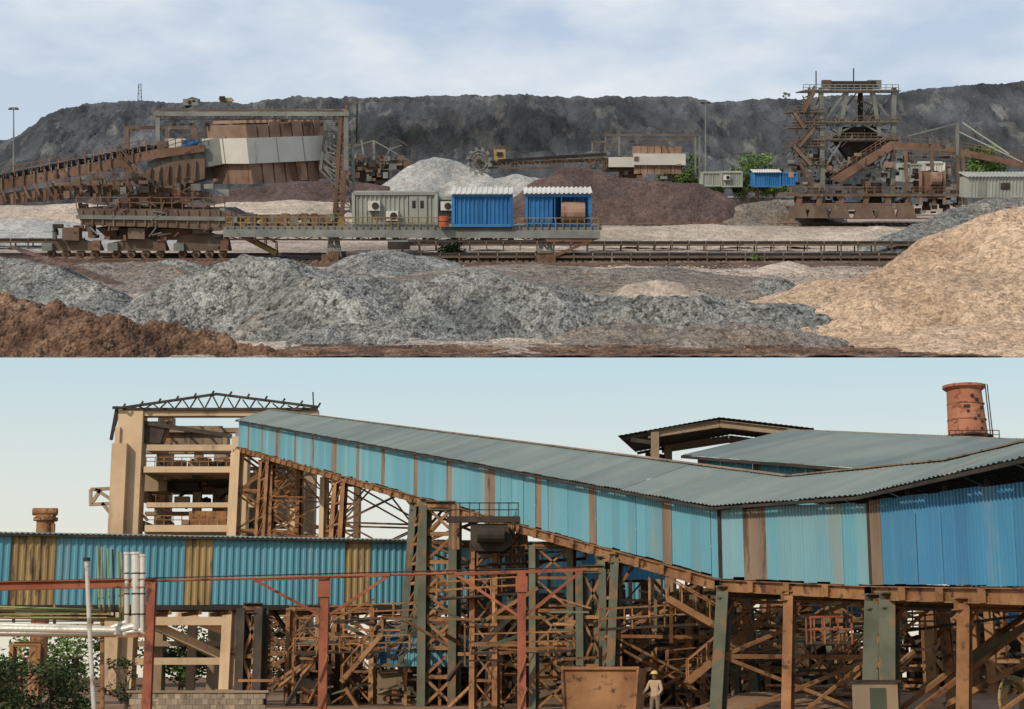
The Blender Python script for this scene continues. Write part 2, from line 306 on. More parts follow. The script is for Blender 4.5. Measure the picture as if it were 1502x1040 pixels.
# ================= stacker (left)
S=505.
def u(px,row,dd=0): return Up(px,row,S+dd)
k=S/F
b=B('stacker_reclaimer','U')
for dd in (-13,11):
    for (x0,x1,top) in ((62,150,352),(158,246,350),(255,338,342)):
        b.ext([u(x0,368,dd),u(x0+6,top+6,dd),u(x0+30,top,dd),u(x1-30,top,dd),u(x1-4,top+7,dd),u(x1,368,dd)],(0,3,0),uBrn)
        for j in range(4):
            c=u(x0+12+j*(x1-x0-24)/3,373,dd); b.tube(c+Vector((0,.3,0)),c+Vector((0,2.6,0)),1.25,uRust,12); b.tube(c+Vector((0,-.2,0)),c+Vector((0,.3,0)),.5,uDark,8)
        b.beam(u((x0+x1)/2,top,dd),u((x0+x1)/2,334,dd),5,4,uBrn)
        b.box(u(x0+8,362,dd-1),(3,2,2.2),uGry); b.box(u(x1-8,360,dd-1),(2.4,2,3),uRust)
b.ext([u(112,306,-16),u(322,308,-16),u(345,320,-16),u(330,338,-16),u(250,334,-16),u(120,330,-16)],(0,30,0),uBrn)
b.ext([u(140,334,-10),u(300,336,-10),u(285,352,-10),u(160,352,-10)],(0,22,0),uRust)
for i in range(14): b.beam(u(120+i*15.5,308,-16.2),u(120+i*15.5,332,-16.2),.5,.5,uRust)
b.beam(u(112,318,-16.4),u(330,321,-16.4),.5,1.2,uGry)
b.rail(u(112,306,-16),u(330,307,-16),3.4,14,.28,uRust)
b.tube(u(238,309,0),u(240,284,0),7.2,uRust,20,r2=6.0); b.tube(u(238,303,0),u(238,308,0),9,uBrn,20)
b.ext([u(205,285,-8),u(215,250,-8),u(255,236,-8),u(300,232,-8),u(300,262,-8),u(265,272,-8),u(258,288,-8)],(0,16,0),uBrn)
b.ext([u(165,300,-9),u(205,282,-9),u(290,282,-9),u(296,292,-9),u(180,308,-9)],(0,18,0),uRust)
for i in range(6): b.beam(u(214+i*14,283,-9.2),u(222+i*13,246-i*2,-8.4),.5,.6,uRust)
for dd in (-9,7):
    b.ext([u(-120,288,dd),u(0,264,dd),u(150,237,dd),u(225,219,dd),u(300,212,dd),u(300,222,dd),u(225,233,dd),u(150,251,dd),u(0,279,dd),u(-120,306,dd)],(0,1.2,0),uRust)
    b.ext([u(-120,310,dd+1),u(0,284,dd+1),u(90,272,dd+1),u(190,262,dd+1),u(196,284,dd+1),u(85,294,dd+1),u(0,300,dd+1),u(-120,324,dd+1)],(0,1,0),uBrn)
    for i in range(20):
        x=-110+i*16; r=286-(x+120)*.205; b.beam(u(x,r,dd-.3),u(x,r+18,dd-.3),.5,.5,uBrn)
        if x<190: b.beam(u(x,r+16,dd-.2),u(x+8,r+34,dd-.2),.6,.6,uRust); b.beam(u(x,300-(x)*.08,dd-.4),u(x,286-x*.1,dd-.4),.9,.6,uRust)
b.ext([u(-120,283,-7),u(0,259,-7),u(225,215,-7),u(225,218,-7),u(0,262,-7),u(-120,287,-7)],(0,12,0),uDark)
for i in range(34):
    x=-115+i*10; p=u(x,281-(x+115)*.2,-8); b.beam(p,p+Vector((0,14,0)),.6,.9,uDark); b.beam(p,p+Vector((0,0,-2)),.4,.4,uGry)
b.rail(u(-120,286,-9.6),u(215,221,-9.6),3.2,26,.22,uRust)
b.stairs(u(172,230,-12),u(222,284,-12),(0,3,0),10,uRust,3.2,.3)
b.stairs(u(340,338,-18),u(405,372,-18),(0,3,0),12,uYel,3.2,.28)
b.rail(u(130,268,-12),u(210,268,-12),3,7,.25,uBrn); b.beam(u(80,270,-11),u(215,268,-11),1,1,uRust)
for i in range(110):
    x=U_(75,335);r=U_(262,350);w=U_(.6,3.2);b.tint=U_(.7,1.3); b.box(u(x,r,U_(-15,-6)),(w,U_(1,3),U_(.6,2.2)),random.choice([uBrn,uRust,uGry,uDark]))
b.tint=1
for i in range(30):
    x=U_(100,330);r=U_(265,345); b.beam(u(x,r,-16.5),u(x+U_(-22,22),r+U_(-16,16),-16.5),.3,.3,random.choice([uBrn,uRust,uGry]))
b.ext([u(215,238,-7),u(300,206,-7),u(330,200,-7),u(330,240,-7),u(300,246,-7),u(232,268,-7)],(0,14,0),uGry)
for i in range(5): b.beam(u(232+i*16,233-i*5,-7.3),u(236+i*16,264-i*4,-7.3),.6,.5,uBrn)
b.box(u(262,212,-4),(5,5,3.5),uWht); b.box(u(280,210,-5),(5,4,2),uBlue); b.box(u(240,222,-5),(3,4,6),uBrn); b.box(u(250,208,-3),(3,3,2),uGry)
b.rail(u(215,232,-8),u(300,205,-8),3,8,.22,uRust)
C=Vector(u(366,239,-14)); e1=Vector((.66,.75,.035)).normalized(); e2=Vector((-.75,.66,0)).normalized(); up=Vector((-.1,0,1)).normalized()
L1=31.5; L2=20.0
nP=7
for j in range(nP):
    w=L1/nP; hb=-(28+U_(0,4)); ht=56+U_(-2,2)
    b.tint=U_(.7,1.25); b.obox(C+e1*(j*w+.8)+e2*.6+up*(hb*k),e1*(w*.88),e2*L2*.94,up*((ht-hb)*k),uConc)
b.tint=1
b.obox(C-e1*.9-e2*.9-up*.2,e1*(L1+1.6),e2*(L2+1.8),up*(36*k),uWht)
for j in range(1,3): b.obox(C+e1*(j*L1/3)-e2*1.0-up*.2,e1*.25,e2*.12,up*36*k,uGry)
b.obox(C-e1*1.05+e2*(L2*.5)-up*.2,e1*.12,e2*.3,up*36*k,uGry)
for j in range(12): b.obox(C+e1*(1.5+j*L1/12.5)+e2+up*(56*k),e1*1.1,e2*L2*.85,up*.9,uConc)
b.done()
b=B('steel_portal_frame','U')
b.beam(u(226,167,-2),u(512,167,-2),1.9,1.3,uGry); b.beam(u(226,161,-2),u(512,161,-2),.5,.5,uBrn)
for x in (232,508): b.beam(u(x,162,-2),u(x,212 if x<300 else 250,-2),1.3,1.3,uGry)
b.truss(u(232,175,-2),u(500,175,-2),u(232,168,-2),u(500,168,-2),14,.25,uBrn)
b.beam(u(183,187,-2),u(288,187,-2),1.1,1.1,uBrn)
for x in (186,246,286): b.beam(u(x,187,-2),u(x,222,-2),1.4,1.2,uBrn)
b.beam(u(186,200,-2),u(200,187,-2),.6,.6,uBrn)
b.truss(u(490,335,-2),u(500,165,-2),u(501,335,-2),u(509,165,-2),14,1.2,uRust,.4)
b.truss(u(470,250,3),u(478,183,3),u(520,300,3),u(516,182,3),7,.8,uGry,.45)
b.truss(u(500,335,6),u(476,180,6),u(522,335,6),u(494,180,6),10,.8,uGry,.4)
for r in (200,225,250,285,310): b.beam(u(490,r,-2),u(520,r,4),.7,.7,uGry)
b.beam(u(524,152,0),u(523,210,0),.5,.5,uDark); b.beam(u(508,154,0),u(508,166,0),.8,.8,uRust)
for x in range(255,500,24): b.tube(u(x,180,-2),u(x,185,-2),.7,uDark,6)
b.done()
b=B('service_platform','U')
b.obox(u(328,338,-22),(552*k*.96,0,0),(0,24,0),(0,0,1.0),uGry)
b.beam(u(328,342,-22.3),u(880,344,-22.3),1.0,2.2,uGry)
b.truss(u(328,351,-22),u(800,353,-22),u(328,345,-22),u(800,346,-22),20,.45,uBrn)
for (x,w) in ((490,8),(800,9)):
    for dd in (-20,-4):
        for sx in (-w,w): b.beam(u(x+sx*.4,345,dd),u(x+sx,378,dd),1.5,1.5,uGry)
        b.beam(u(x-w,372,dd),u(x+w,372,dd),2,1.5,uBrn); b.beam(u(x-w*.6,356,dd),u(x+w,372,dd),.5,.5,uGry)
    b.box(u(x,376,-12),(w*3*k,22,2),uRust)
b.beam(u(880,347,-22),u(812,376,-22),.8,.8,uRust); b.beam(u(868,352,-22),u(800,352,-22),1,1,uRust)
b.rail(u(332,336,-22.4),u(878,338,-22.4),3.6,52,.26,uYel)
for i in range(9):
    b.box(u(372+i*15,325,-12),(1.9,2,U_(2.5,5)),random.choice([uRust,uConc,uBrn,uGry])); 
b.obox(u(352,333,-10),(30,0,0),(0,3,0),(0,0,1),uBrn); b.beam(u(338,318,-8),u(480,318,-8),.6,1.4,uBrn)
for i in range(80):
    b.tint=U_(.7,1.3); b.box(u(U_(335,505),U_(315,346),U_(-18,-4)),(U_(.5,2.5),U_(.5,2),U_(.5,2.2)),random.choice([uBrn,uRust,uGry,uYel]))
b.tint=1
for i in range(40): b.box(u(U_(520,870),U_(345,352),U_(-21,-8)),(U_(.5,3),1,U_(.4,1.2)),random.choice([uBrn,uDark,uGry]))
b.done()
def container(name,x0,x1,r0,r1,d,dep,m,roof=None,ac=0,doors=False,op=False):
    b=B(name,'U'); a=Up(x0,r1,d);c=Up(x1,r1,d); h=Up(x0,r0,d).z-a.z; z=Vector((0,0,h)); D_=Vector((0,dep,0)); kk=d/F
    pk=lambda q,i:m
    if not op:
        b.corr(a,c,z,z,(0,-1,0),1.3,.35,8,pk,0,.05); 
        b.corr(c,c+D_,z,z,(1,0,0),1.3,.3,8,pk,0,.05); b.corr(a+D_,a,z,z,(-1,0,0),1.3,.3,8,pk,0,.05); b.corr(c+D_,a+D_,z,z,(0,1,0),1.3,.3,8,pk,0,.05)
    else:
        b.corr(a,a.lerp(c,.42),z,z,(0,-1,0),1.3,.35,8,pk,0,.05); b.corr(c+D_,a+D_,z,z,(0,1,0),1.3,.3,8,pk,0,.05); b.corr(a+D_,a,z,z,(-1,0,0),1.3,.3,8,pk,0,.05)
        q=a.lerp(c,.72); b.tube(q+Vector((-3.2,1,h*.45)),q+Vector((3.8,1,h*.45)),h*.34,uConc,16); b.box(q+Vector((0,1,h*.12)),(5,3,h*.22),uBrn)
    fr=m if not op else uBlue
    for p in (a,c): b.beam(p-Vector((0,.3,0)),p+z-Vector((0,.3,0)),.9,.9,fr); b.beam(p+D_,p+D_+z,.9,.9,fr)
    for zz in (z*.03,z*.98): b.beam(a+zz-Vector((0,.4,0)),c+zz-Vector((0,.4,0)),.8,.8,fr)
    if roof:
        o=a+z+Vector((-.8,-1.8,.3)); b.corr(o,o+Vector((c.x-a.x+1.6,0,0)),(0,dep+2,1.6),(0,dep+2,1.6),(0,-.1,1),1.4,.3,7,lambda q,i:roof,.25,.06)
    else: b.obox(a+z+Vector((0,0,.05)),(c.x-a.x,0,0),D_,(0,0,.4),m)
    for j in range(ac):
        p=a.lerp(c,.25+.22*j)+z*(.62-.3*(j%2))+Vector((0,-1.2,0)); b.box(p,(3.6,2,2.8),uWht); b.tube(p+Vector((.5,-1.05,0)),p+Vector((.5,-1.2,0)),1.05,uDark,14); b.beam(p+Vector((0,0,-1.4)),p+Vector((0,.8,-3.5)),.2,.2,uDark)
    if doors:
        p=a.lerp(c,.78)+Vector((0,-.5,0)); b.obox(p+Vector((-2.6,0,h*.06)),(5.2,0,0),(0,.25,0),(0,0,h*.86),uCont)
        for sx in (-1.2,1.2): b.obox(p+Vector((sx-.5,-.12,h*.55)),(1.,0,0),(0,.1,0),(0,0,h*.22),uDark)
        b.obox(p+Vector((-.1,-.12,h*.06)),(.2,0,0),(0,.1,0),(0,0,h*.86),uGry)
    else:
        p=a.lerp(c,.5)+Vector((0,-.5,0)); [b.beam(p+Vector((sx,0,h*.1)),p+Vector((sx,0,h*.95)),.25,.25,fr) for sx in (-1,1)]
    return b.done()
container('shipping_container',519,640,283,332,485,9,uCont,None,2,True)
container('shipping_container',642,664,290,332,487,9,uCont,None,0)
b=B('air_conditioner','U'); p=Up(655,302,485); b.box(p,(3.4,2,2.6),uWht); b.tube(p+Vector((.4,-1,0)),p+Vector((.4,-1.2,0)),1,uDark,14); b.done()
container('blue_container',665,750,286,332,482,11,uBlue,uWht)
container('blue_equipment_shed',772,865,286,332,484,10,uBlue,uWht,0,False,True)
b=B('oil_drum','U'); 
p=Up(651,332,481); b.tube(p,p+Vector((0,0,3)),1.5,M('drum_red',(.35,.08,.04),(.4,.12,.05),1),14); b.tube(p+Vector((0,0,1.4)),p+Vector((0,0,1.6)),1.58,uDark,14); b.done()
b=B('stone_block','U'); b.box(Up(585,360,470),(6,4,2.2),uDark,.2); b.box(Up(588,356,470),(4,3,1.2),uGry,.1); b.done()
def belt(name,x0,x1,d,h=3.,fr='U'):
    b=B(name,fr); a=Up(x0,300,d);c=Up(x1,300,d); n=int((c.x-a.x)/5.5)
    a.z=h;c.z=h
    b.obox(a+Vector((0,-2.2,.3)),c-a,(0,5,0),(0,0,.5),uDark)
    for y in (-2.8,2.8):
        b.beam(a+Vector((0,y,-.2)),c+Vector((0,y,-.2)),.4,.7,uBrn)
        for i in range(n+1):
            p=a.lerp(c,i/n)+Vector((0,y,0)); b.beam(p+Vector((0,0,-h-.4)),p,.4,.4,uBrn); b.beam(p+Vector((0,-y*.2,.9)),p,.35,.35,uBrn)
    return b.done()
belt('belt_conveyor',590,1400,486,1.9); belt('belt_conveyor',590,1480,545,2.4); belt('belt_conveyor',600,1240,790,3.4); belt('belt_conveyor',-60,120,560,2.6)
b=B('rail_track','U')
for d,z in ((488,.6),(468,.6),(516,.6),(760,.8),(830,.8)):
    a=Up(-60,300,d);c=Up(1440 if d<600 else 1560,300,d);a.z=c.z=z; b.beam(a,c,.6,.7,uRust)
    if d in(468,760):
        n=150
        for i in range(n): p=a.lerp(c,i/n); b.tint=U_(.6,1.3); b.obox(p+Vector((0,-2,-.6)),(1.2,0,0),(0,22,0),(0,0,.5),uBrn)
        b.tint=1
b.done()
for (d0,d1,s_) in ((462,480,81),(500,530,82)):
    X,Y=np.meshgrid(np.linspace(Up(-60,300,d0).x,Up(1460,300,d0).x,500),np.linspace(d0,d1,14)); field('track_bed',X,Y,.35+fbm(X*.1,Y*.1,s_,3)*.35-(np.abs((Y-d0)/(d1-d0)-.5)>.42)*.8,gBrown,tint=1.1+fbm(X*.05,Y*.1,s_+1,3)*.5)
# ================= second reclaimer
S2=860.
b=B('bucket_wheel_reclaimer','U')
def u2(px,r,dd=0): return Up(px,r,S2+dd)
k2=S2/F; c=u2(703,237,-22); n=24
for i in range(n):
    a1=i*2*math.pi/n;a2=(i+1)*2*math.pi/n; f=lambda a,r,y=0: c+Vector((math.cos(a)*r*.92,y,math.sin(a)*r))
    for rr in (5.6,4.2): b.beam(f(a1,rr),f(a2,rr),1.6,.5,uGry)
    if i%2==0:
        b.beam(f(a1,.8),f(a1,5),.5,.5,uBrn); b.obox(f(a1,5.4,-1.2),(math.cos(a1+.5)*1.9,0,math.sin(a1+.5)*1.9),(0,2.6,0),(math.cos(a1+1.7)*1.7,0,math.sin(a1+1.7)*1.7),uGry)
b.tube(c+Vector((0,-1.5,0)),c+Vector((0,2,0)),1.3,uDark,12)
for dd in (-20,-10):
    b.truss(u2(706,246,dd),u2(890,247,dd),u2(706,238,dd),u2(890,228,dd),15,.8,uBrn,.5)
    b.beam(u2(730,236,dd),u2(890,226,dd),.8,1.6,uDark)
b.obox(u2(722,243,-19),(58,0,2.2),(0,7,0),(0,0,1.6),uBrn)
b.box(u2(733,228,-17),(6,5,6),M('cab_yellow',(.3,.2,.1),(.36,.27,.15),.3)); b.beam(u2(742,222,-17),u2(733,212,-17),.6,.6,uBrn); b.rail(u2(720,222,-17),u2(748,222,-17),2.5,5,.3,uBrn)
b.box(u2(733,226,-20),(3,.3,2),uDark)
b.ext([u2(885,252,-18),u2(890,232,-18),u2(930,226,-18),u2(960,232,-18),u2(958,252,-18)],(0,12,0),uBrn)
for j in range(7):
    b.tint=U_(.8,1.2); b.obox(u2(930+j*10,255,-22),(9*k2,0,0),(0,14,0),(0,0,(39)*k2),uConc)
b.tint=1
b.obox(u2(893,245,-23),(36*k2,0,0),(0,14,0),(0,0,14*k2),uWht); b.obox(u2(930,242,-23.5),(73*k2,0,0),(0,16,0),(0,0,16*k2),uWht)
for x0,x1,rt in ((868,890,208),(886,1026,198)): b.beam(u2(x0,rt),u2(x1,rt),1.2,1.1,uBrn)
for x,r0,r1 in ((869,208,250),(888,198,250),(908,198,250),(1020,198,262),(1026,198,262)): b.beam(u2(x,r0),u2(x,r1),.9,.9,uGry)
b.truss(u2(888,205),u2(1022,205),u2(888,198),u2(1022,198),14,.35,uBrn)
b.tube(u2(925,275,-10),u2(925,250,-10),6,uRust,16)
b.ext([u2(880,300,-18),u2(890,276,-18),u2(985,276,-18),u2(1000,300,-18)],(0,16,0),uBrn)
b.rail(u2(870,222,-16),u2(985,216,-23),3,14,.3,uBrn)
for i in range(60): b.tint=U_(.7,1.3); b.box(u2(U_(860,1000),U_(225,285),U_(-24,-15)),(U_(.6,4),1,U_(.5,3)),random.choice([uBrn,uRust,uGry,uDark]))
b.tint=1
b.done()
b=B('boom_conveyor','U')
def u3(px,r,dd=0): return Up(px,r,960+dd)
for dd in (0,6):
    b.truss(u3(455,236,dd),u3(610,246,dd),u3(455,226,dd),u3(610,238,dd),14,.9,uBrn,.6)
    b.beam(u3(548,206,dd),u3(600,236,dd),.6,.6,uGry); b.beam(u3(548,206,dd),u3(470,230,dd),.6,.6,uGry); b.beam(u3(548,206,dd),u3(549,240,dd),1.2,1.2,uGry); b.beam(u3(530,205,dd),u3(535,240,dd),1,1,uGry)
b.box(u3(520,250,4),(30,10,8),uBrn); b.box(u3(545,262,4),(20,10,10),uDark)
b.beam(u3(455,237,1),u3(610,247,1),2,3,uBrn)
for i in range(60): b.tint=U_(.7,1.3); b.box(u3(U_(455,605),U_(228,270),-3),(U_(1,5),2,U_(1,4)),random.choice([uBrn,uGry,uRust,uDark]))
b.tint=1
for i in range(30): x=U_(455,605);r=U_(212,262); b.beam(u3(x,r,-3),u3(x+U_(-16,16),r+U_(-14,14),-3),.5,.5,random.choice([uGry,uBrn]))
b.done()
for i,(x0,x1,r0,r1,m) in enumerate(((1030,1056,253,273,uCont),(1058,1088,252,274,uCont),(1106,1144,254,274,uBlue),(1148,1168,254,272,uBlue),(1322,1352,240,266,uCont),(1354,1384,238,264,uWht))):
    container('blue_container' if m is uBlue else 'shipping_container',x0,x1,r0,r1,930 if i<4 else 880,12,m,uWht if i in(2,) else None,1 if i==1 else 0)
b=B('boundary_wall','U'); a=Up(560,290,1010); c=Up(1180,290,1010); a.z=c.z=0
b.obox(a,c-a,(0,1,0),(0,0,7),uCont); b.obox(a+Vector((0,-.5,7)),c-a,(0,2,0),(0,0,1),uWht)
for i in range(40): p=a.lerp(c,i/40); b.obox(p+Vector((0,-1,0)),(1.2,0,0),(0,1,0),(0,0,7.2),uGry)
b.done()
# ================= right transfer tower machine
S4=760.
def u4(px,r,dd=0): return Up(px,r,S4+dd)
b=B('stacker_tower','U')
k4=S4/F
for dd in (-8,8):
    for x in (1207,1309): b.beam(u4(x,300,dd),u4(x-3 if x<1250 else x+2,128,dd),2.0,2.0,uGry)
    b.beam(u4(1183,300,dd),u4(1187,128,dd),1.2,1.2,uGry)
    b.beam(u4(1230,200,dd),u4(1243,132,dd),1.6,1.6,uGry); b.beam(u4(1290,200,dd),u4(1280,132,dd),1.6,1.6,uGry)
    for r in (134,180,205,250): b.beam(u4(1180,r,dd),u4(1318,r,dd),1.5,1.5,uGry)
    b.beam(u4(1207,180,dd),u4(1240,134,dd),.8,.8,uGry); b.beam(u4(1309,180,dd),u4(1275,134,dd),.8,.8,uGry)
    b.beam(u4(1207,205,dd),u4(1262,180,dd),.7,.7,uGry);b.beam(u4(1309,205,dd),u4(1262,180,dd),.7,.7,uGry)
    b.beam(u4(1207,250,dd),u4(1235,205,dd),.8,.8,uGry);b.beam(u4(1207,205,dd),u4(1240,250,dd),.8,.8,uGry)
    for (x0,x1,r) in ((1160,1207,165),(1160,1207,188),(1155,1207,242),(1160,1207,215)):
        b.beam(u4(x0,r,dd),u4(x1,r,dd),.8,1,uBrn)
for r,x0,x1 in ((134,1178,1318),(180,1172,1315),(205,1165,1315),(165,1158,1207),(188,1158,1207),(215,1158,1210),(242,1155,1215)):
    b.obox(u4(x0,r,-10),((x1-x0)*k4,0,0),(0,20,0),(0,0,.5),uBrn); b.rail(u4(x0,r,-10),u4(x1,r,-10),3,max(3,int((x1-x0)/9)),.28,uBrn if r!=134 else uGry)
for r0,r1,xa,xb in ((165,188,1165,1180),(188,215,1195,1172),(215,242,1165,1190),(134,165,1195,1178),(242,285,1175,1200)): b.stairs(u4(xa,r0,-11),u4(xb,r1,-11),(0,2.5,0),8,uBrn,2.6,.3)
b.box(u4(1250,125),(20,8,3.5),uDark); b.box(u4(1212,124),(4,4,4),uBrn); b.box(u4(1282,124),(6,4,4),uGry)
b.ext([u4(1225,205,-4),u4(1238,186,-4),u4(1290,186,-4),u4(1295,205,-4),u4(1270,240,-4),u4(1250,240,-4)],(0,9,0),uDark)
b.tube(u4(1262,180),u4(1262,134),1.2,uDark,8); b.tube(u4(1252,100),u4(1252,125),.3,uDark,6); b.tube(u4(1197,104),u4(1197,134),.3,uDark,6)
for dd in (-12,-2):
    b.ext([u4(1218,262,dd),u4(1305,208,dd),u4(1312,218,dd),u4(1232,268,dd),],(0,1,0),uRust)
    b.ext([u4(1305,207,dd),u4(1380,212,dd),u4(1560,250,dd),u4(1560,258,dd),u4(1378,222,dd),u4(1310,218,dd)],(0,1,0),uRust)
    b.truss(u4(1312,228,dd),u4(1400,228,dd),u4(1312,218,dd),u4(1400,222,dd),8,.5,uBrn)
    b.rail(u4(1222,258,dd),u4(1305,206,dd),3,12,.25,uRust); b.rail(u4(1305,206,dd),u4(1380,212,dd),3,10,.25,uBrn); b.rail(u4(1380,212,dd),u4(1560,249,dd),3,18,.25,uRust)
    for x,r,r2 in ((1328,224,300),(1366,222,300),(1404,226,300),(1412,226,300)): b.beam(u4(x,r,dd),u4(x+4,r2,dd),1.5,1.1,uBrn)
    b.beam(u4(1404,180,dd),u4(1404,228,dd),1.4,1.4,uGry); b.beam(u4(1404,181,dd),u4(1330,200,dd),.7,.7,uGry); b.beam(u4(1412,180,dd),u4(1480,226,dd),.6,.6,uCont); b.beam(u4(1404,192,dd),u4(1500,238,dd),.5,.5,uCont)
b.obox(u4(1218,262,-11),Vector(u4(1305,209,-11))-Vector(u4(1218,262,-11)),(0,10,0),(0,0,1),uDark)
b.obox(u4(1230,270,-11),Vector(u4(1310,221,-11))-Vector(u4(1230,270,-11)),(0,10,0),(0,0,.6),uRust)
b.tube(u4(1280,300),u4(1280,268),4,uBrn,14)
b.obox(u4(1155,288,-14),(250*k4,0,0),(0,26,0),(0,0,1.2),uBrn); b.rail(u4(1155,284,-14),u4(1410,284,-14),3,22,.3,uRust)
for x in (1170,1200,1232,1268,1300,1330):
    b.ext([u4(x-15,320,-14),u4(x-10,302,-14),u4(x+10,302,-14),u4(x+15,320,-14)],(0,3,0),uBrn)
    b.ext([u4(x-15,320,8),u4(x-10,302,8),u4(x+10,302,8),u4(x+15,320,8)],(0,3,0),uRust)
    b.beam(u4(x,302,-12),u4(x+3,288,-12),2.4,2.4,uRust)
b.box(u4(1250,302,-4),(50,18,3),uBrn)
b.ext([u4(1350,290,-12),u4(1350,252,-12),u4(1385,252,-12),u4(1385,290,-12)],(0,2,0),uRust); b.tube(u4(1365,262,-13),u4(1380,262,-13),3,uConc,14)
for x in (1350,1385): b.beam(u4(x,250,-13),u4(x,300,-13),1.2,1.2,uConc)
for i in range(260):
    b.tint=U_(.6,1.3); b.box(u4(U_(1160,1420),U_(225,318),U_(-13,6)),(U_(.6,4),U_(1,3),U_(.5,3)),random.choice([uBrn,uRust,uBrn,uGry,uDark,uConc]))
b.tint=1
for i in range(130):
    x=U_(1165,1310);r=U_(140,250);b.beam(u4(x,r,U_(-9,8)),u4(x+U_(-18,18),r+U_(-20,20),U_(-9,8)),.4,.4,random.choice([uBrn,uRust,uGry,uGry]))
b.done()
b=B('site_shed','U'); a=Up(1420,290,720);c=Up(1560,290,720);h=Vector((0,0,30*.3))
b.corr(a,c,h,h,(0,-1,0),1.6,.4,6,lambda q,i:uCont,.1,.12); b.corr(a+Vector((0,14,0)),a,h,h,(-1,0,0),1.6,.4,6,lambda q,i:uCont,.1,.1)
b.corr(a+h+Vector((-1,-1.5,0)),c+h+Vector((1,-1.5,0)),(0,16,2),(0,16,2),(0,-.2,1),1.6,.3,6,lambda q,i:uCont,.2,.1)
b.obox(a+Vector((4,-.5,0)),(4,0,0),(0,.3,0),(0,0,7),uGry); b.obox(a+Vector((14,-.5,3.5)),(4,0,0),(0,.3,0),(0,0,3),uDark); b.done()
def mast(name,px,r0,r1,d,w):
    b=B(name,'U'); b.tube(Up(px,r1,d),Up(px,r0,d),w,uGry,8,r2=w*.5); b.beam(Up(px-6,r0+1,d),Up(px+6,r0+1,d),.5,.5,uGry)
    for x in (-6,-3,3,6): b.box(Up(px+x,r0+3,d-.5),(1.0,1,.9),uDark)
    b.done()
mast('light_mast',20,157,262,900,.6); mast('light_mast',1035,148,268,960,.6)
b=B('lattice_tower','U'); 
for sx in (-3,3): b.truss(Up(205+sx,152,1305),Up(205+sx*.6,123,1305),Up(205+sx,152,1309),Up(205+sx*.6,123,1309),5,.4,uDark)
b.truss(Up(202,152,1305),Up(203.2,123,1305),Up(208,152,1305),Up(206.8,123,1305),6,.4,uDark); b.done()
b=B('dump_truck','U'); yel=M('truck_yellow',(.36,.29,.14),(.3,.24,.14),.3)
b.ext([Up(322,149,1295),Up(320,144,1295),Up(338,143,1295),Up(342,147,1295),Up(338,150,1295)],(0,5,0),yel); b.box(Up(326,144,1294),(4,4,3),uDark)
for x in (324,330,337): 
    c=Up(x,151,1294); b.tube(c,c+Vector((0,6,0)),1.3,uDark,12)
b.done()
b=B('site_hut','U'); b.box(Up(281,150,1300),(12,8,5),uGry); a=Up(274,145,1296); b.ext([a,a+Vector((4,0,1.5)),a+Vector((9,0,0))],(0,9,0),uBrn); b.box(Up(278,150,1295.8),(2,.3,3),uDark); b.box(Up(284,148,1295.8),(2,.3,1.5),uDark); b.done()
# ================= trees
def tree(name,base,h,r,n,ls,mat,fr='L',clumps=9,trunk=True,low=.35):
    b=B(name,fr); base=Vector(base); rt=h*.03
    if trunk: b.tube(base-Vector((0,0,.3)),base+Vector((rt,0,h*.55)),rt*1.4,bark,8,r2=rt*.6)
    for c_ in range(clumps):
        a=U_(0,6.28); rr=r*U_(.1,.8); cz=h*U_(low,.88); cc=base+Vector((math.cos(a)*rr,math.sin(a)*rr,cz)); cr=r*U_(.22,.45)
        if trunk: b.tube(base+Vector((0,0,h*U_(.25,.5))),cc,rt*.5,bark,5,r2=rt*.15)
        tt=U_(.6,1.35)
        for i in range(n//clumps):
            d_=Vector((random.gauss(0,1),random.gauss(0,1),random.gauss(0,1))).normalized()*cr*(R()**.4); d_.z*=.75
            p=cc+d_; e=Vector((U_(-1,1),U_(-1,1),U_(-.6,.6))).normalized()*ls*U_(.6,1.3); g_=e.cross(Vector((U_(-1,1),U_(-1,1),U_(-1,1)))).normalized()*ls*.45
            b.tint=tt*U_(.7,1.3); b.quad([p-e,p-g_,p+e,p+g_],mat)
    b.tint=1; return b.done()
for px_,zb_,h_,rr in ((985,2,29,15),(1005,4,31,17),(1045,2,22,11),(1110,4,32,18),(1092,2,24,13),(1135,2,23,13),(1435,14,26,17),(1455,12,20,15)):
    g_=Up(px_,262,1000); g_.z=zb_; tree('tree',g_,h_,rr,1900,1.1,leafU,'U',16)
tree('shrub',GU(665,378),5.0,6,700,.6,leafU,'U',7,False,.15); tree('shrub',GU(1106,388),3.6,2.5,250,.45,leafU,'U',4,False,.15)
tree('shrub',Up(1152,152,1290),9,4,200,.7,leafU,'U',6)
# ================= LOWER
xs=np.linspace(-1,1,120); ysL=np.concatenate([np.geomspace(4,200,120),np.geomspace(205,3000,40)]); T,YY=np.meshgrid(xs,ysL); XX=T*(YY*.6+30)
field('dirt_ground',XX,YY,fbm(XX*.08,YY*.08,31,4)*.15*(YY<150)-.02,lDirt,fr='L')
Bp=L(350,655,190); Ap=L(1060,848,72); Kp=L(1282,857,60.5); Rp=L(1600,860,45)
WH=3.0
gdir=(Ap-Bp); gd=Vector((gdir.x,gdir.y,0)).normalized(); nout=Vector((-gd.y,gd.x,0)); 
if nout.y>0: nout=-nout
nin=-nout
b=B('conveyor_gallery')
z3=Vector((0,0,WH))
b.corr(Bp,Ap,z3,z3,nout,.26,.05,1.05,lambda q,i: lBrn if ((q+3)%8.8)<1.3 else (lBlueP if R()<.08 else lBlue),.07,.09)
b.corr(Ap,Kp,z3,z3,nout,.26,.05,1.05,lambda q,i: lBrn if 2.4<q<3.7 else (lBlue if R()<.25 else lBlueP) ,.07,.08)
